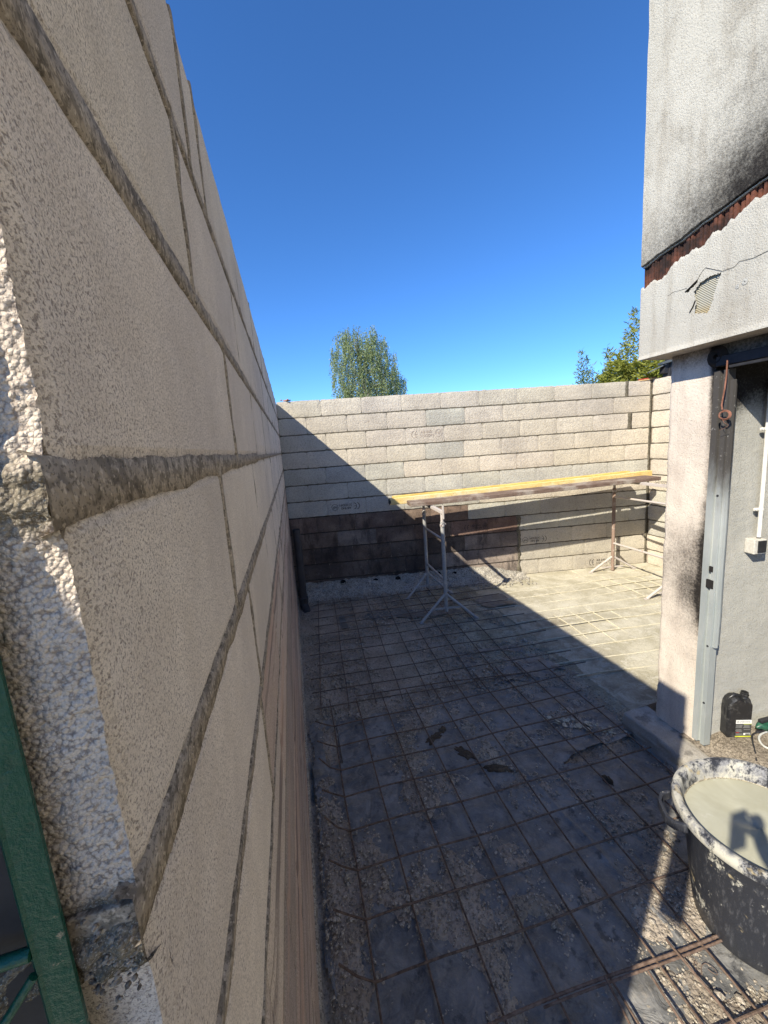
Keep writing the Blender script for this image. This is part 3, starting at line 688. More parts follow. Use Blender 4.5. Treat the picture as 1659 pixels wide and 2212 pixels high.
# ---- printed stamps
def text_mesh(txt, size, ext=0.):
    cu = bpy.data.curves.new("t", 'FONT'); cu.body = txt; cu.size = size; cu.align_x = 'CENTER'; cu.align_y = 'CENTER'; cu.extrude = ext; cu.resolution_u = 3
    o = bpy.data.objects.new("t", cu); COL.objects.link(o); bpy.context.view_layer.update()
    me = bpy.data.meshes.new_from_object(o.evaluated_get(bpy.context.evaluated_depsgraph_get()))
    v = [tuple(q.co) for q in me.vertices]; f = [tuple(p.vertices) for p in me.polygons]
    bpy.data.objects.remove(o); bpy.data.curves.remove(cu); bpy.data.meshes.remove(me); return v, f
def put_text(mb, txt, size, c, X, Y, sx=1.):
    v, f = text_mesh(txt, size); c = Vector(c); mb.add([c + X * (p[0] * sx) + Y * p[1] for p in v], f)
def put_ring(mb, c, X, Y, r, w_, a0=0, a1=360, n=28):
    c = Vector(c); v = []; f = []
    for i in range(n + 1):
        a = R_(a0 + (a1 - a0) * i / n)
        for rr in (r, r - w_): v.append(c + X * (rr * math.cos(a)) + Y * (rr * math.sin(a)))
    for i in range(n): f.append((2 * i, 2 * i + 1, 2 * i + 3, 2 * i + 2))
    mb.add(v, f)
def stamp(P0, u, n, s, z, flip, mat, parent, k=1.):
    mb = MB(); X = u * (-1 if flip else 1); Y = Z3 * (-1 if flip else 1); c = P0 + u * s + Z3 * z + n * .0032
    put_text(mb, "AB B40", .042 * k, c + Y * .020 * k + X * .0, X, Y); put_text(mb, "310DDP1", .042 * k, c - Y * .022 * k + X * .01, X, Y)
    put_ring(mb, c + X * .145 * k, X, Y, .042 * k, .004 * k); put_text(mb, "NF", .045 * k, c + X * .145 * k, X, Y)
    for dx in (-.155, -.115): put_ring(mb, c + X * dx * k + X * .03 * k, X, Y, .05 * k, .006 * k, 115, 245)
    mb.bar(c + X * (-.128 * k) , c + X * (-.105 * k), .0008, .005 * k, Y, 0)
    return mb.build("stamp", mat, parent)
stamp(PB, UB, NB, .745, 1.167, True, M_INK, bw); stamp(PB, UB, NB, 3.27, .50, True, M_INK, bw, .95); stamp(PB, UB, NB, 4.23, .095, False, M_INK, bw, 1.0)
stamp(PB, UB, NB, 1.84, 2.02, False, M_INKR, bw, 1.1); stamp(PR, UR, NR, .25, 1.165, True, M_INK, rw, .8)
stamp(PB, UB, NB, 2.45, .745, False, M_INK, bw, .9)

# rough concrete footing with slag along the scorched wall + three pipe holes
ft = empty("concrete_footing", tuple(PB + UB * 1.5)); tag(ft, "rough whitish concrete footing ledge along the foot of the scorched wall", "footing")
def ffn(u, v):
    s = .05 + u * 3.05; a = v; prof_y = .02 + .30 * (1 - (1 - a) ** 1.0) * 1.0; h = (.185 + .02 * nz(s, 0, 0, 5)) * (.25 + .75 * sst(3.1, 2.5, s + .2 * nz(s, a, 0, 3))) * (1 - sst(.05, 1., a) * .98)
    p = PB + UB * s + NB * (prof_y * a + .0 + .05 * nz(s, a, 0, 4) * a); rg = .020 * fbm(p.x, p.y, a, 16, 4) + .008 * nz(p.x, p.y, a, 60)
    return (p.x, p.y - rg * .5, h + rg - .012 * (a > .97))
M_FOOT = m_mortar("rough_white_concrete", (.42, .385, .33), (.68, .63, .55), .01)
grid("ledge", ffn, 300, 36, M_FOOT, ft)
for s, z in ((.62, .165), (1.05, .14), (1.35, .14), (2.12, .13), (1.9, .15)):
    blobc = PB + UB * s + NB * .035 + Z3 * z; q = MB(); q.lathe(blobc, [(.001, .0), (.03, .006), (.036, .010), (.037, .0)], 18, NB); q.build("hole", M_SOOTDARK, ft)
q = MB()
for i in range(420):
    s = random.uniform(.1, 3.1); p = PB + UB * s + NB * (.12 + .3 * random.random()); q.rock((p.x, p.y, .03 + .05 * random.random() * 0), random.uniform(.005, .018))
tag(q.build("rubble", M_FOOT), "scattered pale rubble below the scorched wall", "rubble", kind="stuff")

# ------------------------------------------------------------------ building on the right
bd = empty("building", (2.05, 1.6, 0)); tag(bd, "fire damaged building corner with soot stained white render and an open doorway", "building")
XU = 1.92
def crack_top(y):   # lower edge of the upper render
    return 2.745 + (1.93 - y) * .175 + .008 * nz(y, 0, 0, 9) + .004 * nz(y, 0, 0, 40)
def crack_low(y):   # upper edge of the render that is left on the beam
    return 2.632 + (1.93 - y) * .25 + .014 * nz(y, 0, 3, 6) + .020 * nz(y, 0, 5, 19) + .011 * nz(y, 1, 0, 55) + .005 * nz(y, 2, 0, 140) - .03 * math.exp(-((y - 1.8) / .03) ** 2)
def upper(u, v):
    y = 1.93 - u * 2.2; z0 = crack_top(y); z = z0 + v ** 1.6 * (5.2 - z0); return (XU + .003 * fbm(y, z, 0, 2.) + (.012 * (1 - sst(0, .02, v))), y + (.003 * nz(z, 0, 0, 8) if u == 0 else 0), z)
def upsoot(x, y, z):
    d = z - crack_top(y); wdt = .26 + .50 * (1.93 - y); s = math.exp(-(d / wdt) ** 1.1) * 1.05
    s *= .72 + .35 * sst(1.9, 1.2, y); s += .16 * fbm(y, z * .6, 2, 2.5) * sst(1.2, .2, d) + .10
    return clamp(s * .82)
grid("upper_render", upper, 180, 200, M_RENDER, bd, stain_shade_fn=upsoot)
b_ = MB(); b_.box((XU + .49, .82, 4.0), .86, 2.2, 2.4); b_.box((XU + .49, .82, 2.65), .8, 2.16, .5); b_.build("masonry_core", M_GREYREN, bd)
b_ = MB(); b_.box((XU + 1.5, -5.2, 3.75), 2.99, 9.84, 2.96); b_.box((XU + 1.63, -5.6, 1.13), 3.0, 9.0, 2.27); b_.build("long_facade", M_RENDER, bd, soot=[.0] * len(b_.v))
def lip(u, v):
    y = 1.93 - u * 2.2; z = crack_top(y); a = v * math.pi; return (XU + .014 - .010 * math.sin(a) + .03 * v, y, z - .004 * math.sin(a) - .003 * v)
grid("render_edge", lip, 200, 4, M_RENDER, bd, stain_shade_fn=lambda x, y, z: .25)
def ribs(u, v):
    y = 1.925 - u * 2.2; z = 2.55 + v * .75; a = (y * 1000 / 21) % 1; r = .006 * (1 if a < .72 else -1) + .003 * nz(y, z, 0, 12)
    big_ = .004 * (1 if (y * 1000 / 64) % 1 < .5 else -1); return (XU + .030 - r - big_, y, z)
grid("hollow_brick_band", ribs, 1300, 10, M_CLAY, bd, smooth=False)
def beamf(u, v):
    y = 1.93 - u * 2.2; zt = crack_low(y); z = 2.27 + v * (zt - 2.27)
    d = .0015 * fbm(y, z, 0, 6) + (.003 * sst(.97, 1., v)) - (.006 * sst(.06, .0, v))
    return (XU - .002 + d + (.006 if u == 0 else 0), y, z)
def hatch_in(y, z):
    def inpoly(P):
        c = False; n_ = len(P)
        for i in range(n_):
            (a, b), (c2, d2) = P[i], P[i - 1]
            if (b > z) != (d2 > z) and y < (c2 - a) * (z - b) / (d2 - b) + a: c = not c
        return c
    return inpoly([(1.625, 2.515), (1.60, 2.545), (1.555, 2.556), (1.505, 2.552), (1.52, 2.51), (1.535, 2.45), (1.552, 2.402), (1.615, 2.418), (1.612, 2.47)]) or inpoly([(1.668, 2.532), (1.61, 2.562), (1.612, 2.548), (1.66, 2.523)])
def beamsoot(x, y, z): return clamp(.02 + .75 * sst(1.45, .7, y) * sst(2.55, 2.8, z) + .35 * sst(1.5, 1.2, y) * sst(2.62, 2.75, z) + .1 * fbm(y, z, 0, 3))
grid("beam_render", beamf, 420, 70, M_RENDER, bd, stain_shade_fn=beamsoot, keep=lambda u, v: not hatch_in(1.93 - u * 2.2, 2.27 + v * (crack_low(1.93 - u * 2.2) - 2.27)))
b_ = MB(); b_.add([(XU + .011, 1.70, 2.38), (XU + .011, 1.47, 2.38), (XU + .011, 1.47, 2.6), (XU + .011, 1.70, 2.6)], [(0, 1, 2, 3)]); b_.build("exposed_insulation", M_HATCH, bd)
def crackline(pts, wd):
    q = MB(); q.tube([(XU - .0035, a, b) for a, b in pts], wd, 5); q.build("crack", M_SOOTDARK, bd)
crackline([(1.76, 2.545), (1.725, 2.553), (1.70, 2.548), (1.66, 2.545)], .0007); crackline([(1.612, 2.56), (1.59, 2.59), (1.575, 2.60), (1.50, 2.556), (1.45, 2.552), (1.43, 2.566), (1.38, 2.556), (1.30, 2.562), (1.22, 2.575)], .0008)
crackline([(1.668, 2.531), (1.64, 2.545), (1.61, 2.562)], .003); crackline([(1.64, 2.43), (1.625, 2.45), (1.615, 2.475)], .003)
for (yy, zz, r) in ((1.403, 2.477, .013), (1.432, 2.468, .009)):
    q = MB(); q.lathe((XU - .004, yy, zz), [(r * .2, .0006), (r, 0)], 12, (-1, .0, .0)); q.build("bare_patch", M_GREYREN, bd)
# soffit, far end faces
b_ = MB(); b_.box((2.35, .80, 2.285), .84, 2.24, .03, bev=.004); o_ = b_.build("soffit", M_PILLAR, bd, soot=[.42] * len(b_.v))
b_ = MB(); b_.box((XU + .47, 1.90, 3.0), .82, .03, 1.42, bev=.004); b_.build("gable_edge", M_RENDER, bd, soot=[.1] * len(b_.v))
# pillar
def pil(u, v):
    z = .12 + v * 2.16; w_ = u; 
    P = [(2.30, 1.852), (2.05, 1.852), (2.05, 1.600), (2.30, 1.600)]; L_ = [0, .25, .502, .752]; t_ = w_ * .752
    for i in range(3):
        if t_ <= L_[i + 1] + 1e-6: k = (t_ - L_[i]) / (L_[i + 1] - L_[i]); x = P[i][0] + (P[i + 1][0] - P[i][0]) * k; y = P[i][1] + (P[i + 1][1] - P[i][1]) * k; break
    e = math.exp(-((t_ - .25) / .012) ** 2); d = .003 * fbm(x, y, z, 7, 4); ch = e * (.004 + .010 * max(0, nz(z, 0, 0, 9)) + .006 * abs(nz(z, 0, 4, 30)))
    return (x + d + ch, y - ch + .002 * nz(z, x, 0, 20), z)
def pilsoot(x, y, z):
    n_ = fbm(y * 2, z, 1, 3.2, 4)
    s = .75 * math.exp(-(((z - 1.02) / .26) ** 2)) * (.35 + .65 * sst(1.86, 1.62, y + .06 * n_)) + .40 * math.exp(-(((z - 1.28) / .22) ** 2)) * (.6 + .5 * n_)
    s += .5 * sst(1.66, 1.60, y) * sst(.7, 1.0, z) + .55 * sst(1.64, 1.60, y) * sst(1.8, 2.1, z) + .55 * sst(2.12, 2.27, z) + .08 + .12 * n_
    s += .85 * sst(.245, .2, z) * 0 + .10 * sst(.45, .2, z)
    return clamp(s)
grid("pillar", pil, 110, 220, M_PILLAR, bd, stain_shade_fn=pilsoot)
# lintel over the doorway
b_ = MB(); b_.box((2.065, .55, 2.235), .03, 2.1, .10, bev=.003); b_.build("lintel_board", M_GREYREN, bd, soot=[.8] * len(b_.v))
b_ = MB(); b_.bar((2.04, 1.58, 2.19), (2.04, -.5, 2.19), .05, .045, bev=.004); b_.bar((2.025, 1.52, 2.158), (2.025, -.5, 2.158), .02, .012, bev=.002); b_.build("lintel_rail", M_BLACKST, bd)
b_ = MB(); b_.lathe((2.03, 1.585, 2.215), [(.012, .012), (.03, .016), (.045, .006), (.05, 0)], 14, (-1, 0, 0)); b_.build("burnt_hole", M_SOOTDARK, bd)
# metal door jamb (folded profile)
jm = empty("door_jamb", (0, 0, 0)); jm.parent = bd; jm.location = (0, 0, 0) ; jm.matrix_parent_inverse = Matrix.Identity(4)
jm.location = Vector((2.03, 1.56, .2)) - bd.location
def prof_ext(name, prof, z0, z1, mat, parent, th_=.0025):
    nn_ = 40; v = []; f = []; m_ = len(prof)
    for j in range(nn_ + 1):
        z = z0 + (z1 - z0) * j / nn_
        for (x, y) in prof: v.append((x + .0012 * nz(z, y, 0, 6), y + .001 * nz(z, x, 2, 5), z))
    for j in range(nn_):
        for i in range(m_ - 1): a = j * m_ + i; f.append((a, a + 1, a + m_ + 1, a + m_))
    o = mesh_obj(name, v, f, mat, parent); md = o.modifiers.new("th", 'SOLIDIFY'); md.thickness = th_; md.offset = 0; return o
prof_ext("jamb_profile", [(2.075, 1.602), (2.038, 1.600), (2.036, 1.573), (2.052, 1.570), (2.052, 1.556), (2.036, 1.552), (2.036, 1.533), (2.075, 1.531)], .17, 2.15, M_GALV, jm)
prof_ext("door_track", [(2.09, 1.532), (2.046, 1.529), (2.046, 1.517), (2.06, 1.514)], .75, 2.10, M_GALV, jm)
b_ = MB(); b_.box((2.035, 1.553, 1.17), .006, .020, .03, bev=.002); b_.build("latch_slot", M_SOOTDARK, jm)
b_ = MB(); b_.box((2.035, 1.555, 1.09), .008, .036, .045, bev=.002); b_.build("strike_plate", M_SOOTDARK, jm)
for zz in (1.55, .42, .75): b_ = MB(); b_.lathe((2.036, 1.545, zz), [(.001, .004), (.005, .004), (.006, 0)], 10, (-1, 0, 0)); b_.build("screw", M_BLACKST, jm)
# room behind: return wall, floor, dark shell
pi_ = Vector((2.12, 1.577, 0)); ui = Vector((.991, -.134, 0)).normalized(); ni = Vector((-.134, -.991, 0)).normalized()
def inw(u, v):
    s = -.02 + u * 1.9; z = .1 + v * 2.2; p = pi_ + ui * s; d = .003 * fbm(s, z, 0, 5) + .002 * nz(s * 1.0, z * 4, 3, 12); return (p.x + ni.x * d, p.y + ni.y * d, z)
grid("inner_wall", inw, 110, 130, M_GREYREN, bd, stain_shade_fn=lambda x, y, z: clamp(.02 + 1.0 * sst(1.8, 2.1, z) + .15 * fbm(x, z, 0, 2) + .25 * sst(2.22, 2.14, x)))  # dark wall top is painted shade under the beam; soot near the jamb
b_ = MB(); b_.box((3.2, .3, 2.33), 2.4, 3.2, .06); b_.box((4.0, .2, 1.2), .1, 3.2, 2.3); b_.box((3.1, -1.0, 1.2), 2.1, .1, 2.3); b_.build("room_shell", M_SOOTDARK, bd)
def inf(u, v):
    x = 2.02 + u * 1.9; y = -1.0 + v * 2.66
    return (x, y, .150 + .045 * sst(2.05, 2.2, x) + .008 * fbm(x, y, 0, 7, 4) + .004 * nz(x, y, 1, 40))
grid("inner_floor", inf, 130, 180, m_mortar("sandy_screed", (.24, .2, .155), (.42, .36, .29), .006), bd)
def step(u, v):
    # concrete step: top and outer side in one sheet
    y = -.6 + u * 2.53; w_ = v
    if w_ < .45: x = 1.90 + .01 * fbm(y, 0, w_, 5) * 1 ; z = -.02 + (w_ / .45) * .145
    else: x = 1.905 + (w_ - .45) / .55 * .17; z = .128 + .012 * (w_ - .45)
    rd = math.exp(-((w_ - .45) / .02) ** 2); x += .002 * rd; z -= .002 * rd
    n_ = .004 * fbm(x, y, z, 12, 4) + .002 * nz(x, y, z, 60); return (x - (n_ if w_ < .45 else 0), y + (.004 * nz(x, z, 0, 20) if u > .99 else 0), z + (n_ if w_ >= .45 else 0))
M_STEP = m_render("step_concrete", (.36, .33, .29), (.5, .47, .42))
grid("step", step, 300, 44, M_STEP, bd, stain_shade_fn=lambda x, y, z: clamp(.08 + .5 * sst(.12, .5, fbm(x, y, 3, 9, 4)) * (z > .11)))
b_ = MB(); b_.add([(1.898, 1.931, -.02), (2.2, 1.945, -.02), (2.2, 1.945, .132), (1.905, 1.931, .126)], [(0, 1, 2, 3)]); b_.build("step_end", M_STEP, bd, soot=[.1] * 4)

# conduit, clamps, switch box on the inner wall
cd = empty("cable_conduit", (2.29, 1.524, 1.3)); tag(cd, "white plastic conduit running down the grey inner wall to a switch box", "conduit")
MB().tube([(2.2885, 1.5235, 2.1), (2.2895, 1.523, 1.8), (2.290, 1.522, 1.55), (2.290, 1.522, 1.315)], .0095, 14).build("tube", M_WHITE, cd, True)
for zz, dx in ((1.86, -.004), (1.459, -.004)):
    q = MB(); q.lathe(Vector((2.29, 1.523, zz)), [(.0125, -.006), (.0125, .006)], 14); q.box((2.272, 1.532, zz), .022, .012, .014, ui, ni, Z3, .002); q.lathe((2.266, 1.526, zz), [(.001, .004), (.007, .003), (.008, -.003)], 10, ni); q.build("clamp", M_WHITE, cd, True)
sb = empty("switch_box", (2.28, 1.525, 1.26)); tag(sb, "off white surface mounted switch box with a smoke darkened front at the conduit's foot", "switch box")
MB().box(Vector((2.283, 1.530, 1.268)), .068, .052, .076, ui, ni, Z3, .004).build("housing", M_BOXW, sb)
MB().box(Vector((2.2755, 1.5035, 1.268)) + ui * .012, .046, .006, .062, ui, ni, Z3, .002).build("rocker", M_BLACKST, sb)

# hanging rusty wire in front of the jamb
q = MB(); q.tube([(2.0, 1.516, 2.185), (2.0, 1.5155, 2.12), (2.0, 1.519, 2.06), (1.998, 1.523, 2.02), (1.996, 1.525, 1.985), (2.0, 1.524, 1.965)], .0035, 7)
for j in range(3):
    rr = .022 + .003 * j; q.tube([(1.998 + .002 * j, 1.512 + rr * math.cos(R_(a)), 1.938 + rr * .82 * math.sin(R_(a)) + .003 * nz(a * .02, j, 0, 1)) for a in range(60, 421, 20)], .0022, 5)
q.tube([(2.0, 1.525, 1.93), (1.99, 1.505, 1.905), (2.0, 1.49, 1.89), (2.0, 1.51, 1.878), (2.0, 1.53, 1.87)], .0009, 4)
tag(q.build("hanging_wire", m_rust("copper_brown_wire", (.16, .07, .045), (.28, .13, .09)), smooth=True), "rusty wire hanging from the lintel and ending in a loose coil", "wire")

# ------------------------------------------------------------------ jerrycan
F0 = Vector((2.172, 1.513, .192)); uc = Vector((2.292 - 2.172, 1.476 - 1.513, 0)).normalized(); nc = Vector((uc.y, -uc.x, 0))   # nc towards the camera
jc = empty("jerrycan", tuple(F0)); tag(jc, "dusty black plastic jerrycan without its cap, standing on the doorway floor", "jerrycan")
def canp(a, d, h): return F0 + uc * a - nc * d + Z3 * h
W_ = .125; D_ = .068
outl = [(.006, .0), (.0, .012), (-.001, .12), (-.002, .175), (.003, .205), (.016, .228), (.034, .240), (.052, .241), (.068, .233), (.082, .222), (.084, .228), (.112, .229), (.116, .214), (.124, .200), (.126, .12), (.126, .012), (.120, .0)]
v = []; f = []
lay = [(.0, .012), (.006, .004), (.014, 0.), (D_ - .014, 0.), (D_ - .006, .004), (D_, .012)]
cen = (W_ / 2, .115)
for (d, ins) in lay:
    for (a, h) in outl:
        da = cen[0] - a; dh = cen[1] - h; l = math.hypot(da, dh); v.append(canp(a + da / l * ins, d, h + dh / l * ins))
m_ = len(outl)
for i in range(len(lay) - 1):
    for k in range(m_): f.append((i * m_ + k, i * m_ + (k + 1) % m_, (i + 1) * m_ + (k + 1) % m_, (i + 1) * m_ + k))
f.append(tuple(range(m_))[::-1]); f.append(tuple((len(lay) - 1) * m_ + k for k in range(m_)))
mesh_obj("body", v, f, M_CAN, jc, smooth=False)
q = MB(); q.lathe(canp(.098, D_ / 2, .226), [(.021, 0), (.017, .008), (.017, .014), (.0195, .016), (.0195, .020), (.017, .022), (.0175, .032), (.0145, .033), (.014, .005)], 24); q.build("neck", M_CAN, jc, True)
q = MB(); q.tube([canp(.010 + .002, D_ / 2, .06), canp(.004, D_ / 2 + .0, .17), canp(.02, D_ / 2, .222), canp(.045, D_ / 2, .246), canp(.07, D_ / 2, .236)], .010, 10); q.build("handle", M_CAN, jc, True)
def lab(a0, a1, h0, h1, mat, name="label", dd=.0008): q = MB(); q.box(canp((a0 + a1) / 2, -dd, (h0 + h1) / 2), a1 - a0, .0012, h1 - h0, uc, nc, Z3); q.build(name, mat, jc)
lab(.038, .118, .016, .114, M_GREYL); lab(.038, .118, .092, .114, M_WHITEL, "label", .0014); lab(.038, .118, .012, .018, M_YEL, "label", .0014); lab(.078, .118, .089, .0915, M_YEL, "label", .0014)
q = MB(); put_text(q, "STERWINS", .0115, canp(.082, -.0030, .1035), uc, Z3); put_ring(q, canp(.047, -.0030, .1035), uc, Z3, .0055, .0012); put_text(q, "S", .008, canp(.047, -.0030, .1035), uc, Z3); q.build("lettering", M_INK, jc)
q = MB()
for i in range(7):
    for (a0, a1) in ((.041, .074), (.079, .115)):
        if i == 3 or (a0 > .06 and i > 4): continue
        q.box(canp((a0 + a1 - random.uniform(0, .008)) / 2, -.0018, .083 - i * .0065), (a1 - a0) * random.uniform(.75, 1), .0008, .0018, uc, nc, Z3)
q.build("small_print", m_simple("print_grey", (.3, .3, .29), .6), jc)
lab(.041, .058, .036, .041, M_REDL, "label", .0016); lab(.080, .114, .024, .035, M_WHITEL, "label", .0016); lab(.041, .076, .022, .033, m_simple("label_midgrey", (.16, .16, .16), .5), "label", .0016)
q = MB()
for i in range(12): q.box(canp(.090 + i * .0019, -.0030, .0295), .0008 if i % 3 else .0013, .0008, .008, uc, nc, Z3)
q.build("barcode", M_INK, jc)

# green garden hand tool + cords in the doorway
gt = empty("hand_tool", (2.40, 1.49, .2)); tag(gt, "green and black garden hand tool lying at the right edge of the doorway", "tool")
q = MB(); n = 12
q.tube([(2.345 + .21 * i / n, 1.492 - .012 * i / n, .235 + .006 * math.sin(i)) for i in range(n + 1)], .02, 14, rad=[.006, .016, .024, .028, .030, .030, .030, .029, .028, .028, .027, .026, .02])
q.build("shell", m_simple("green_plastic", (.03, .12, .075), .35, n=40, var=.4, spec=.5), gt, True)
q = MB(); q.bar((2.355, 1.485, .275), (2.55, 1.475, .285), .022, .016, bev=.004); q.build("grip", M_CORDB, gt)
def curve_pts(P, n=8):
    P = [Vector(p) for p in P]; P = [P[0]] + P + [P[-1]]; o = []
    for i in range(1, len(P) - 2):
        for k in range(n):
            t_ = k / n; a, b, c, d = P[i - 1:i + 3]; o.append(.5 * ((2 * b) + (c - a) * t_ + (2 * a - 5 * b + 4 * c - d) * t_ ** 2 + (3 * b - a - 3 * c + d) * t_ ** 3))
    return o + [P[-2]]
q = MB(); q.tube(curve_pts([(2.50, 1.50, .215), (2.40, 1.497, .21), (2.345, 1.49, .212), (2.36, 1.478, .215), (2.47, 1.48, .22)]), .0045, 7); q.tube(curve_pts([(2.345, 1.49, .205), (2.31, 1.485, .2), (2.262, 1.45, .197), (2.225, 1.415, .192), (2.16, 1.36, .185)]), .0042, 7)
tag(q.build("black_cord", M_CORDB, smooth=True), "black electric cord trailing from the tool toward the tub", "cord")
q = MB(); q.tube(curve_pts([(2.46, 1.475, .205), (2.38, 1.477, .205), (2.32, 1.46, .205), (2.287, 1.425, .2), (2.285, 1.39, .2), (2.32, 1.34, .2), (2.4, 1.30, .2)]), .0052, 8)
tag(q.build("white_cord", M_CORDW, smooth=True), "white cord curling over the doorway floor beside the black one", "cord")

# ------------------------------------------------------------------ mortar tub
TC = Vector((1.535, .935, 0)); TH = .49
tb = empty("mortar_tub", (TC.x, TC.y, .03)); tag(tb, "large black rubber tub splashed with mortar and full of milky water", "tub")
def lathe_soot(prof, n, sf): return [sf(r, z) for (r, z) in prof for _ in range(n)]
def tubv(mb):  # slightly squashed, soft tub
    out = []
    for p in mb.v:
        d = Vector((p[0] - TC.x, p[1] - TC.y)); a = math.atan2(d.y, d.x); k = 1 + .025 * math.cos(2 * (a - .6)) + .008 * nz(math.cos(a), math.sin(a), p[2] * 2, 1.5)
        out.append((TC.x + d.x * k, TC.y + d.y * k, p[2] + (.006 * math.sin(2 * a + 1) if p[2] > .4 else 0)))
    mb.v = out
pr = [(.165, .022), (.178, .022), (.186, .03), (.196, .10), (.208, .2), (.220, .3), (.231, .39), (.238, .44), (.243, .455), (.262, .458), (.266, .452), (.271, .456)]
q = MB(); q.lathe((TC.x, TC.y, 0), pr, 96); tubv(q); q.build("body", M_TUB, tb, True, soot=lathe_soot(pr, 96, lambda r, z: clamp((z - .2) * .5)))
pr = [(.271, .456), (.275, .463), (.276, .478), (.272, .490), (.262, .495), (.250, .493), (.243, .486), (.238, .470), (.234, .44), (.228, .40), (.215, .30)]
q = MB(); q.lathe((TC.x, TC.y, 0), pr, 96); tubv(q); q.build("rim", M_TUBR, tb, True, soot=lathe_soot(pr, 96, lambda r, z: .5))
q = MB()
for ang in (R_(152), R_(-28)):
    e = Vector((math.cos(ang), math.sin(ang), 0)); t_ = Vector((-e.y, e.x, 0)); c = TC + e * .262 + Z3 * .455
    pts = [c - t_ * .075, c - t_ * .062 + e * .034 - Z3 * .006, c - t_ * .036 + e * .050 - Z3 * .012, c + t_ * .036 + e * .050 - Z3 * .012, c + t_ * .062 + e * .034 - Z3 * .006, c + t_ * .075]
    qq = MB()
    for i in range(len(pts) - 1): qq.bar(pts[i], pts[i + 1] + (pts[i + 1] - pts[i]) * .06, .013, .034, bev=.004)
    qq.build("handle", M_TUB, tb, soot=[.0] * len(qq.v))
prw = [(.0005, .425), (.06, .4252), (.12, .425), (.2316, .4246)]
q = MB(); q.lathe((TC.x, TC.y, 0), prw, 72); tubv(q); q.build("water", M_WATER, tb, True)
q = MB(); q.lathe((TC.x, TC.y, 0), [(.2308 - .004 * .5, .4262), (.2335, .4285), (.236, .446), (.2372, .452)], 96)
q.v = [(TC.x + (p[0] - TC.x) * (1 - .010 * abs(nz(p[0], p[1], 0, 22))), TC.y + (p[1] - TC.y) * (1 - .010 * abs(nz(p[0], p[1], 3, 22))), p[2] + (.008 * nz(p[0], p[1], 5, 30) if p[2] > .44 else 0)) for p in q.v]
tubv(q); q.build("dried_ring", m_mortar("dried_scum", (.34, .29, .19), (.55, .5, .4), .003), tb, True)

# ------------------------------------------------------------------ drain pipe
dp = empty("drain_pipe", (-.025, 4.9, 0)); tag(dp, "dark grey plastic drain pipe standing upright in the left corner", "pipe")
q = MB(); q.lathe((-.018, 4.80, 0), [(.045, .06), (.0455, .98), (.0455, 1.0), (.042, 1.0), (.041, .9)], 28); q.build("tube", M_PIPE, dp, True)
q = MB(); q.lathe((-.018, 4.80, 0), [(.046, .075), (.052, .078), (.054, .09), (.054, .13), (.057, .135), (.057, .148), (.052, .152), (.046, .153)], 28); q.build("collar", M_PIPE, dp, True)
q = MB(); q.tube(curve_pts([(-.018, 4.80, .10), (-.018, 4.79, .05), (.0, 4.74, .01), (.01, 4.65, -.02)], 5), .05, 20); q.build("elbow", M_PIPE, dp, True)

# ------------------------------------------------------------------ trestles and planks
def trestle(N, B, zn, zb, zt, label, mats, legh=.27, low=(.44, .37), mid=.89, legs=((-.3, -.04), (.3, -.13)), legs2=None, tr=.021, nearhead=True):
    root = empty("scaffold_trestle", (N[0], N[1], 0)); tag(root, label, "trestle", "steel trestles under the scaffold planks")
    N3 = Vector((N[0], N[1], 0)); B3 = Vector((B[0], B[1], 0)); d = (B3 - N3).normalized(); legs2 = legs2 or legs
    for (p, zb_, lg, md) in ((N3, zn, legs, mats[0]), (B3, zb, legs2, mats[1])):
        MB().tube([p + Z3 * zb_, p + Z3 * (zt - .12)], tr, 16).build("pole", md, root, True)
        MB().tube([p + Z3 * (zt - .2), p + Z3 * zt], tr * .78, 14).build("inner_pole", mats[2], root, True)
        q = MB(); q.lathe(p + Z3 * (zt - .16), [(tr, -.012), (tr + .005, -.01), (tr + .005, .01), (tr, .012)], 16); q.tube([p + Z3 * (zt - .15) + Vector((.0, -.028, 0)) + Vector((.03 * math.cos(a), 0, .02 * math.sin(a))) for a in [x * .5 for x in range(10)]], .003, 6); q.build("locking_pin", mats[2], root, True)
        for (lx, ly) in lg:
            e = Vector((p.x + lx, p.y + ly, .022)); s_ = p + Z3 * (zb_ + .19) + Vector((lx, ly, 0)).normalized() * .012
            q = MB(); q.tube([s_, s_ + (e - s_) * .5, e], .0145, 12, rad=[.0145, .0145, .0155]); q.box(e, .05, .035, .012, (e - s_) - Z3 * (e - s_).z, Z3.cross((e - s_)), Z3, .002); q.build("leg", mats[3], root, True)
        q = MB(); q.bar(p + Z3 * (zb_ + .05) + Vector((lg[0][0] * .5, lg[0][1] * .5, 0)), p + Z3 * (zb_ + .05) + Vector((lg[1][0] * .5, lg[1][1] * .5, 0)), .004, .02, bev=0); q.build("leg_tie", mats[3], root)
    for (z1, z2, r) in ((mid, mid - .02, .013), (low[0], low[0] - .03, .014)):
        MB().tube([N3 + Z3 * z1, B3 + Z3 * z2], r, 12).build("crossbar", mats[3], root, True)
    q = MB(); q.bar(N3 - d * .03 + Z3 * (zt - .018), B3 + d * .06 + Z3 * (zt - .018), .035, .032, bev=.003); q.build("top_rail", mats[2], root)
    if nearhead:
        q = MB(); q.bar(N3 - d * .045 + Z3 * (zt - .085), N3 - d * .045 + Z3 * (zt + .055), .012, .042, up=d, bev=.003); q.build("end_bracket", mats[2], root)
    return root
trestle((1.475, 3.88), (1.535, 4.65), .095, .09, 1.205, "grey steel trestle carrying the left end of the planks, standing in shade", (M_TRESTLE, M_TRESTLE, M_TRESTW, M_TRESTLE), legs=((-.30, -.03), (.29, -.12)), legs2=((-.305, -.10), (.26, -.13)))
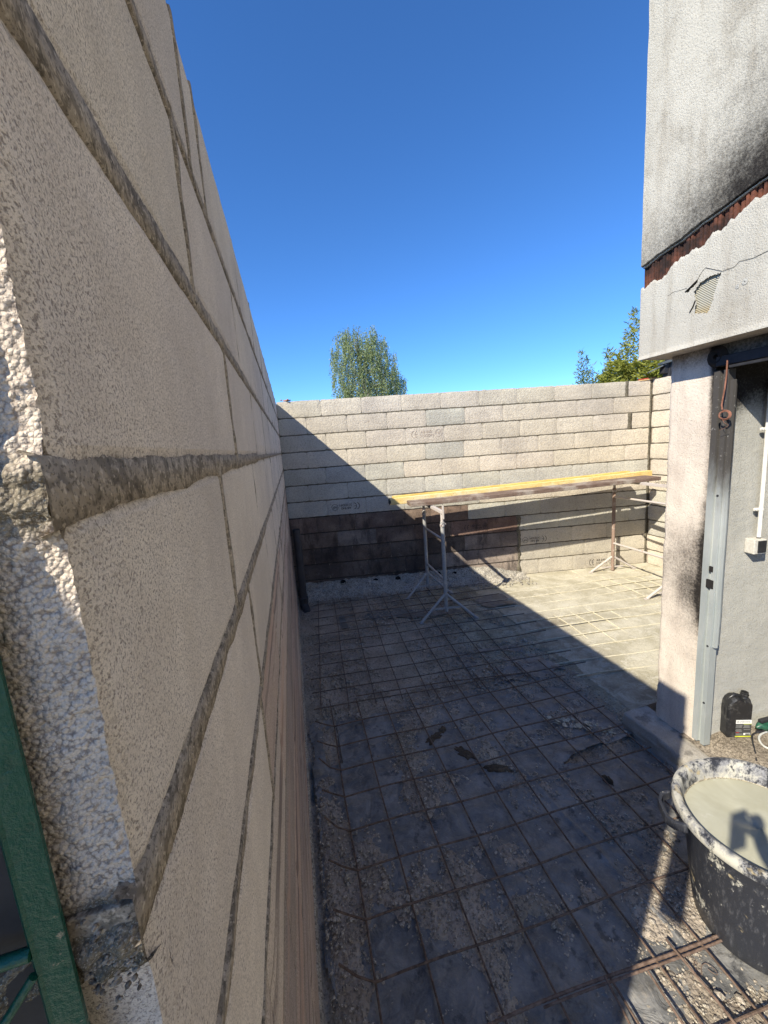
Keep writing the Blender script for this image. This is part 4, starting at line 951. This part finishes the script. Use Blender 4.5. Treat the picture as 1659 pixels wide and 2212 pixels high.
trestle((4.0, 3.47), (4.11, 4.44), .02, .02, 1.265, "whitish rust stained steel trestle under the right end of the planks, standing in sun", (M_TRESTW, M_RUSTB, M_TRESTW, M_TRESTW), mid=1.05, low=(.43, .4), legs=((-.30, .03), (.30, -.04)), legs2=((-.31, .04), (.30, -.05)), nearhead=False)
# brace rod lying across the near trestle
pu = Vector((1, -.11, 0)).normalized(); pn = Vector((pu.y, -pu.x, 0))     # pn towards camera
def board(name, x0, x1, ynear, width, z0a, z0b, th_, mats, label, cat, group, endp=None, off_=.0):
    """long board; near edge follows y = 4.268 - .11 (x - 1.26) + ynear"""
    n = 40; v = []; f = []
    for i in range(n + 1):
        x = x0 + (x1 - x0) * i / n; y = 4.268 - .11 * (x - 1.26) + ynear; zb = z0a + (z0b - z0a) * (x - 1.28) / 3.02 + .004 * math.sin((x - x0) / (x1 - x0) * math.pi) * -1
        a = Vector((x, y, zb)); b = a + Vector((.11, 1, 0)).normalized() * width; j = .0012 * nz(x, 0, 0, 9)
        c_ = .003
        for p in (a + Z3 * c_, a + Z3 * (th_ - c_ + j), a + Z3 * (th_ + j) + (b - a).normalized() * c_, b + Z3 * (th_ + j) - (b - a).normalized() * c_, b + Z3 * (th_ - c_), b + Z3 * c_, b - (b - a).normalized() * c_, a + (b - a).normalized() * c_): v.append(p)
    for i in range(n):
        for k in range(8): f.append((i * 8 + k, i * 8 + (k + 1) % 8, (i + 1) * 8 + (k + 1) % 8, (i + 1) * 8 + k))
    f.append(tuple(range(8))[::-1]); f.append(tuple(n * 8 + k for k in range(8)))
    o = mesh_obj(name, v, f, mats)
    for p in o.data.polygons:
        if len(mats) > 1 and p.normal.z > .5: p.material_index = 1
    tag(o, label, cat, group); return o
board("scaffold_plank", 1.262, 4.30, .0, .262, 1.207, 1.268, .042, [M_PLANK, M_PLANKT], "weathered brown scaffold plank on the side nearer the camera, dusted with mortar", "plank", "planks on the trestles")
board("yellow_timber", 1.10, 4.47, .305, .075, 1.207, 1.275, .078, [M_YWOOD, M_YWOOD2], "yellow formwork timber behind the weathered plank, its rounded end sticking out at the left", "timber", "yellow timbers on the trestles")
board("yellow_timber", 1.16, 4.25, .40, .075, 1.209, 1.277, .086, [M_YWOOD2, M_YWOOD2], "rearmost yellow timber, slightly shorter, seen as a thin strip above the front one", "timber", "yellow timbers on the trestles")
ec = MB(); ec.lathe(Vector((1.104, 4.628, 1.243)), [(.001, .012), (.03, .010), (.041, .003), (.044, -.012)], 18, (-1, .11, 0)); tag(ec.build("end_cap", M_CORDB, smooth=True), "black rounded cap on the left end of the front yellow timber", "end cap")
bpy.data.objects["end_cap"]["label"] = "black rounded cap on the left end of the front yellow timber"

# ------------------------------------------------------------------ things on the wall tops
q = MB(); q.bar(PB + UB * .10 + NB * -.05 + Z3 * 2.537, PB + UB * .16 + NB * .01 + Z3 * 2.537, .06, .012); q.rock(tuple(PB + UB * .06 - NB * .03 + Z3 * 2.545), .018); q.rock(tuple(PB + UB * .14 - NB * .02 + Z3 * 2.549), .012)
tag(q.build("tile_fragment", M_TERRA), "small terracotta fragment on top of the wall in the left corner", "tile")
q = MB(); q.bar((4.58, 4.585, 2.512), (4.86, 4.53, 2.534), .05, .014, bev=.002); tag(q.build("wood_slat", M_SLAT), "pale wooden slat lying on the right end of the back wall", "slat")
q = MB(); q.bar((4.60, 4.60, 2.53), (4.82, 4.56, 2.548), .03, .01, bev=.002); tag(q.build("red_strip", M_RED), "thin red plastic strip on the slat at the right end of the back wall", "strip")
gb = empty("roof_bracket", (3.0, 2.9, 2.3)); tag(gb, "charred gutter end and bracket under the building corner, above the back wall", "gutter")
q = MB(); q.bar((4.64, 4.50, 2.60), (4.80, 4.40, 2.68), .1, .015, bev=.003); q.bar((4.74, 4.42, 2.69), (4.95, 4.35, 2.74), .12, .03, bev=.006); q.build("gutter_edge", m_simple("grey_zinc", (.12, .14, .16), .5, .3), gb)
q = MB(); q.bar((4.80, 4.42, 2.57), (4.82, 4.42, 2.70), .07, .07, bev=.006); q.bar((4.88, 4.42, 2.50), (4.92, 4.42, 2.86), .09, .1, bev=.01); q.build("bracket", M_BLACKST, gb)

# ------------------------------------------------------------------ green steel frame at the wall end
gf = empty("green_gate", (-.14, .185, 1.0)); tag(gf, "green painted steel gate with scratched enamel at the wall end, with unseen panels added for shade", "gate")
q = MB()
A_ = Vector((-.1225, .1835, 0)); B_ = Vector((-.1335, .1815, 0)); d_ = (B_ - A_)
v = [];
pr2 = [A_, A_ + Vector((.0002, -.0022, 0)), B_ + Vector((.0012, -.0030, 0)), B_ + Vector((0, -.0040, 0)), B_ + Vector((-.0022, -.0020, 0)), B_ + Vector((-.0060, .008, 0)), B_ + Vector((-.001, .003, 0))]
zs = [.4 + 1.9 * i / 30 for i in range(31)]
for z in zs:
    for p in pr2: v.append((p.x, p.y, z))
f = []; m_ = len(pr2)
for j in range(30):
    for k in range(m_): f.append((j * m_ + k, j * m_ + (k + 1) % m_, (j + 1) * m_ + (k + 1) % m_, (j + 1) * m_ + k))
mesh_obj("post", v, f, M_GREEN, gf)
q = MB(); q.box((-.30, .1885, 1.655), .329, .002, .25); q.build("void_shade_sheet", M_BLACKST, gf)  # added dark sheet, stands for the shaded void left of the post
q = MB(); q.tube([(-.134, .178, 1.700), (-.152, .176, 1.701), (-.20, .172, 1.703)], .0030, 12); q.build("rung", M_GREEN, gf, True)
q = MB(); q.tube([(-.1345, .177, 1.689), (-.145, .173, 1.676), (-.165, .165, 1.65)], .0020, 10); q.build("brace", M_GREEN, gf, True)

q = MB(); pc = Vector((-.096, .198, 0)) - Vector((1.008, .684, 0)) * .40; pe = Vector((.561, -.828, 0))  # unseen panel added to throw shade on the wall end and post
pan = []
for i in range(25):
    t_ = 1 - (1 - i / 24) ** 2; pp = -.40 + .4090 * t_; zt = 2.252 + .010 * math.sin(t_ * 9) - .028 * sst(.965, 1., t_) + .012 * sst(.7, .5, t_); pan.append((pc + pe * pp, zt))
v = [(p.x, p.y, .25) for p, z in pan] + [(p.x, p.y, z) for p, z in pan]; n_ = len(pan)
po = mesh_obj("added_shade_panel", v, [(i, i + 1, n_ + i + 1, n_ + i) for i in range(n_ - 1)], M_GREEN, gf); md = po.modifiers.new("th", 'SOLIDIFY'); md.thickness = .003
q = MB(); q.box(pc + pe * .075 + Z3 * 1.92, .085, .006, .42, pe, Vector((1.008, .684, 0)), Z3, .002); q.build("added_shade_plate", M_GREEN, gf)  # unseen plate added to shade the floor strip left of the tub
MB().tube([tuple(pc + pe * -.02 + Z3 * 2.0), tuple(pc + pe * .06 + Z3 * 2.0)], .006, 8).build("rung", M_GREEN, gf, True)
MB().tube([(-.134, .181, 1.30), (-.40, .03, 1.30), (-.52, -.06, 1.30)], .008, 10).build("rung", M_GREEN, gf, True)

# the photographer, whose shadow falls on the tub
pr_ = empty("person", (.2, -.52, 0)); tag(pr_, "person in work clothes standing behind the viewpoint and holding up a phone", "person")
J = [((-.2, -.46, .95), .15), ((-.2, -.47, 1.12), .135), ((-.2, -.47, 1.3), .155), ((-.2, -.46, 1.45), .12), ((-.2, -.45, 1.54), .058), ((-.2, -.43, 1.62), .08), ((-.2, -.42, 1.72), .085),
     ((-.38, -.44, 1.43), .062), ((-.45, -.46, 1.16), .05), ((-.45, -.40, .93), .036), ((-.45, -.38, .85), .028),
     ((-.02, -.45, 1.43), .062), ((.08, -.36, 1.30), .05), ((.12, -.16, 1.55), .036), ((.08, -.06, 1.80), .028),
     ((-.3, -.46, .88), .10), ((-.31, -.42, .5), .07), ((-.32, -.46, .09), .05), ((-.33, -.32, .04), .04),
     ((-.1, -.46, .88), .10), ((-.09, -.42, .5), .07), ((-.08, -.46, .09), .05), ((-.07, -.32, .04), .04)]
E_ = [(0, 1), (1, 2), (2, 3), (3, 4), (4, 5), (5, 6), (3, 7), (7, 8), (8, 9), (9, 10), (3, 11), (11, 12), (12, 13), (13, 14), (0, 15), (15, 16), (16, 17), (17, 18), (0, 19), (19, 20), (20, 21), (21, 22)]
J = [((p[0] + .30, p[1] - .06, p[2]), r) if i < 13 or i >= 15 else ((p[0] + (.08 if i == 13 else 0), p[1], p[2]), r) for i, (p, r) in enumerate(J)]
for hx, sg, wr in ((-.15, 1, 10), (.075, -1, 14)):   # four curled fingers and a thumb on each hand
    b0 = len(J); c0 = J[wr][0]; up_ = 1 if wr == 14 else -1
    J.append(((c0[0], c0[1] + .01, c0[2] + .05 * up_), .024)); E_.append((wr, b0))
    for fz in range(4):
        b1 = len(J); ox = (fz - 1.5) * .020; J.append(((c0[0] + ox, c0[1] + .022, c0[2] + (.085 - .004 * abs(fz - 1)) * up_), .0095)); J.append(((c0[0] + ox * 1.05 + sg * .01, c0[1] + .034, c0[2] + (.115 - .006 * abs(fz - 1)) * up_), .008)); E_ += [(b0, b1), (b1, b1 + 1)]
    b1 = len(J); J.append(((c0[0] + sg * .034, c0[1] + .02, c0[2] + .052 * up_), .011)); J.append(((c0[0] + sg * .05, c0[1] + .03, c0[2] + .078 * up_), .009)); E_ += [(b0, b1), (b1, b1 + 1)]
me = bpy.data.meshes.new("person_body"); me.from_pydata([tuple(Vector(p) - Vector((.2, -.52, 0))) for p, r in J], E_, []); me.materials.append(m_simple("work_clothes", (.06, .07, .1), .9))
bo = link(bpy.data.objects.new("body", me), pr_); sk = bo.modifiers.new("skin", 'SKIN')
for i, (p, r) in enumerate(J): me.skin_vertices[0].data[i].radius = (r, r)
me.skin_vertices[0].data[0].use_root = True
ss_ = bo.modifiers.new("sub", 'SUBSURF'); ss_.levels = 1; ss_.render_levels = 1
q = MB(); q.box((.012, -.026, 1.862), .075, .008, .158, bev=.003); tag(q.build("phone", M_CORDB), "dark phone held upright by the person behind the viewpoint", "phone")

# ------------------------------------------------------------------ trees
def leafcloud(pts, size, droop, mb, asp=.45):
    for p in pts:
        a = random.random() * 6.283; tilt = random.uniform(-.9, .9); L_ = size * random.uniform(.6, 1.3)
        d = Vector((math.cos(a) * .6, math.sin(a) * .6, -droop + tilt * .5)).normalized(); s_ = d.cross(Vector((random.uniform(-1, 1), random.uniform(-1, 1), random.uniform(-1, 1)))).normalized() * L_ * asp * .5
        mb.add([p, p + d * L_ * .45 + s_, p + d * L_, p + d * L_ * .45 - s_], [(0, 1, 2, 3)])
def az(a, r, z): return Vector((r * math.sin(R_(a)), r * math.cos(R_(a)), z))
BR = 24.
tr_ = empty("birch_tree", tuple(az(11.5, BR, 0))); tag(tr_, "tall birch tree with drooping branches standing beyond the back wall", "tree")
tk = MB(); lv = MB()
base = az(11.6, BR, 0)
tp = [base, base + Vector((.1, 0, 2.5)), base + Vector((-.1, 0, 4.5)), base + Vector((-.35, .1, 6.2)), base + Vector((-.6, 0, 7.9))]
tk.tube(tp, .1, 8, rad=[.2, .16, .12, .08, .03])
def crown_ok(p):
    a = math.degrees(math.atan2(p.x, p.y)); z = p.z; e = math.degrees(math.atan2(z - 1.91, BR))
    L_ = 6.8 + .3 * math.sin(e * 1.9) + .5 * max(0, e - 13.6); top = 15.5 - .085 * (a - 9.8) ** 2 * (1 if a > 9.8 else .8)
    Rr = 15.4 + .42 * (11.5 - e) if e < 11.5 else 15.4 - .3 * (e - 11.5)
    return L_ < a < Rr + .3 * math.sin(e * 2.3) and e < top + .45 * math.sin(a * 3.1) + .25 * math.sin(a * 7)
tips = []
for i in range(62):
    t_ = random.uniform(.28, 1.); k = t_ * 4; j = min(3, int(k)); s_ = Vector(tp[j]).lerp(tp[j + 1], k - j); a = random.random() * 6.283; ln = random.uniform(1.2, 3.1) * (1.2 - t_ * .55)
    e = s_ + Vector((math.cos(a) * ln, math.sin(a) * ln, ln * random.uniform(.25, .75))); m2 = (s_ + e) / 2 + Vector((0, 0, .15 * ln))
    if crown_ok(e + Vector((0, 0, .3))): tk.tube([s_, m2, e], .03, 5, rad=[.035, .02, .006])
strands = 0
while strands < 2300:
    a = random.uniform(6.6, 18.3); e = random.uniform(4.5, 15.9); dp_ = random.uniform(-1.6, 1.6); p = az(a, BR + dp_, 0); p.z = 1.91 + p.length * math.tan(R_(e))
    if not crown_ok(p): continue
    if abs(dp_) > 1.6 * math.sqrt(max(0, 1 - ((a - 12.2) / 6.5) ** 2)): continue
    if nz(a * .55, e * .45, dp_ * .5, 1.9) < -.02 and random.random() < .88: continue
    L_ = random.uniform(.3, 1.3); nl = int(L_ * 24); pts = []; sw = Vector((random.gauss(0, .12), random.gauss(0, .12), 0))
    for i in range(nl):
        h = i / nl; q_ = p + sw * h * L_ + Vector((random.gauss(0, .04), random.gauss(0, .04), -h * L_ + random.gauss(0, .02)))
        if q_.z > 3.2: pts.append(q_)
    leafcloud(pts, .10, .7, lv); strands += 1
    if strands % 6 == 0: tk.tube([p + Vector((0, 0, .1)), p + sw * L_ - Z3 * L_], .006, 3)
tk.build("trunk", M_BARK, tr_, True); lv.build("crown", M_BIRCH, tr_)
# bamboo-like clump and clipped hedge at right
def spray(mb, base, top, n, spread, size, asp=.22):
    pts = []
    for i in range(n):
        h = random.random() ** .8; p = base.lerp(top, h); r = spread * (1 - h) ** .6 + .02; a = random.random() * 6.283; rr = r * random.random() ** .5
        pts.append(p + Vector((math.cos(a) * rr, math.sin(a) * rr, random.gauss(0, .03))))
    leafcloud(pts, size, -.35, mb, asp)
HR = 8.2
tb_ = empty("bamboo_clump", tuple(az(39, HR, 0))); tag(tb_, "loose blue green bamboo stems standing left of the dense green shrub", "shrub")
q = MB(); st_ = MB()
for (a, e, n, sp_) in ((38.9, 9.5, 200, .22), (39.5, 8.6, 150, .22), (40.2, 7.3, 120, .2), (38.6, 7.3, 110, .18), (39.2, 7.6, 150, .25), (40.6, 6.6, 90, .15), (39.8, 6.8, 120, .25)):
    b0 = az(a + .3, HR, 1.8); t0 = az(a, HR, 1.91 + HR * math.tan(R_(e))); spray(q, b0, t0, int(n * 1.5), sp_, .085); st_.tube([az(a + .3, HR, 0), b0, t0], .008, 5, rad=[.012, .008, .002])
st_.build("stems", M_CANE, tb_); q.build("foliage", M_BAMB2, tb_)
tb_ = empty("evergreen_shrub", tuple(az(45, HR, 0))); tag(tb_, "dense yellow green shrub with tall shoots showing under the building corner", "shrub")
q = MB(); st_ = MB()
pts = []
for i in range(9500):
    a = random.uniform(40.9, 49.5); top = 7.6 + .35 * math.sin(a * 2.1) - 1.2 * sst(41.8, 40.9, a); e = random.uniform(2.5, top); r = HR + random.random() ** 2 * 1.1 - .1 + .25 * nz(a, e, 0, .9); pts.append(az(a, r, 1.91 + r * math.tan(R_(e))))
leafcloud(pts, .095, -.1, q, .24)
for (a, e, n, sp_) in ((41.7, 9.3, 130, .14), (42.5, 9.0, 120, .13), (43.1, 8.4, 100, .14), (44.3, 12.8, 300, .28), (44.0, 10.8, 180, .25), (44.9, 12., 220, .4), (43.7, 9.5, 140, .2), (46, 10, 200, .3), (47.5, 9.5, 200, .3)):
    b0 = az(a + .2, HR, 2.6); t0 = az(a, HR, 1.91 + HR * math.tan(R_(e))); spray(q, b0, t0, int(n * 1.3), sp_, .085); st_.tube([az(a + .2, HR, 0), b0, t0], .008, 5, rad=[.014, .008, .002])
b_ = MB()
for i in range(260): st_.tube([az(random.uniform(41, 49), HR + .3, .3), az(random.uniform(41, 49), HR + .3, 2.4)], .006, 4)
st_.build("stems", M_CANE, tb_); q.build("foliage", M_BAMB, tb_)
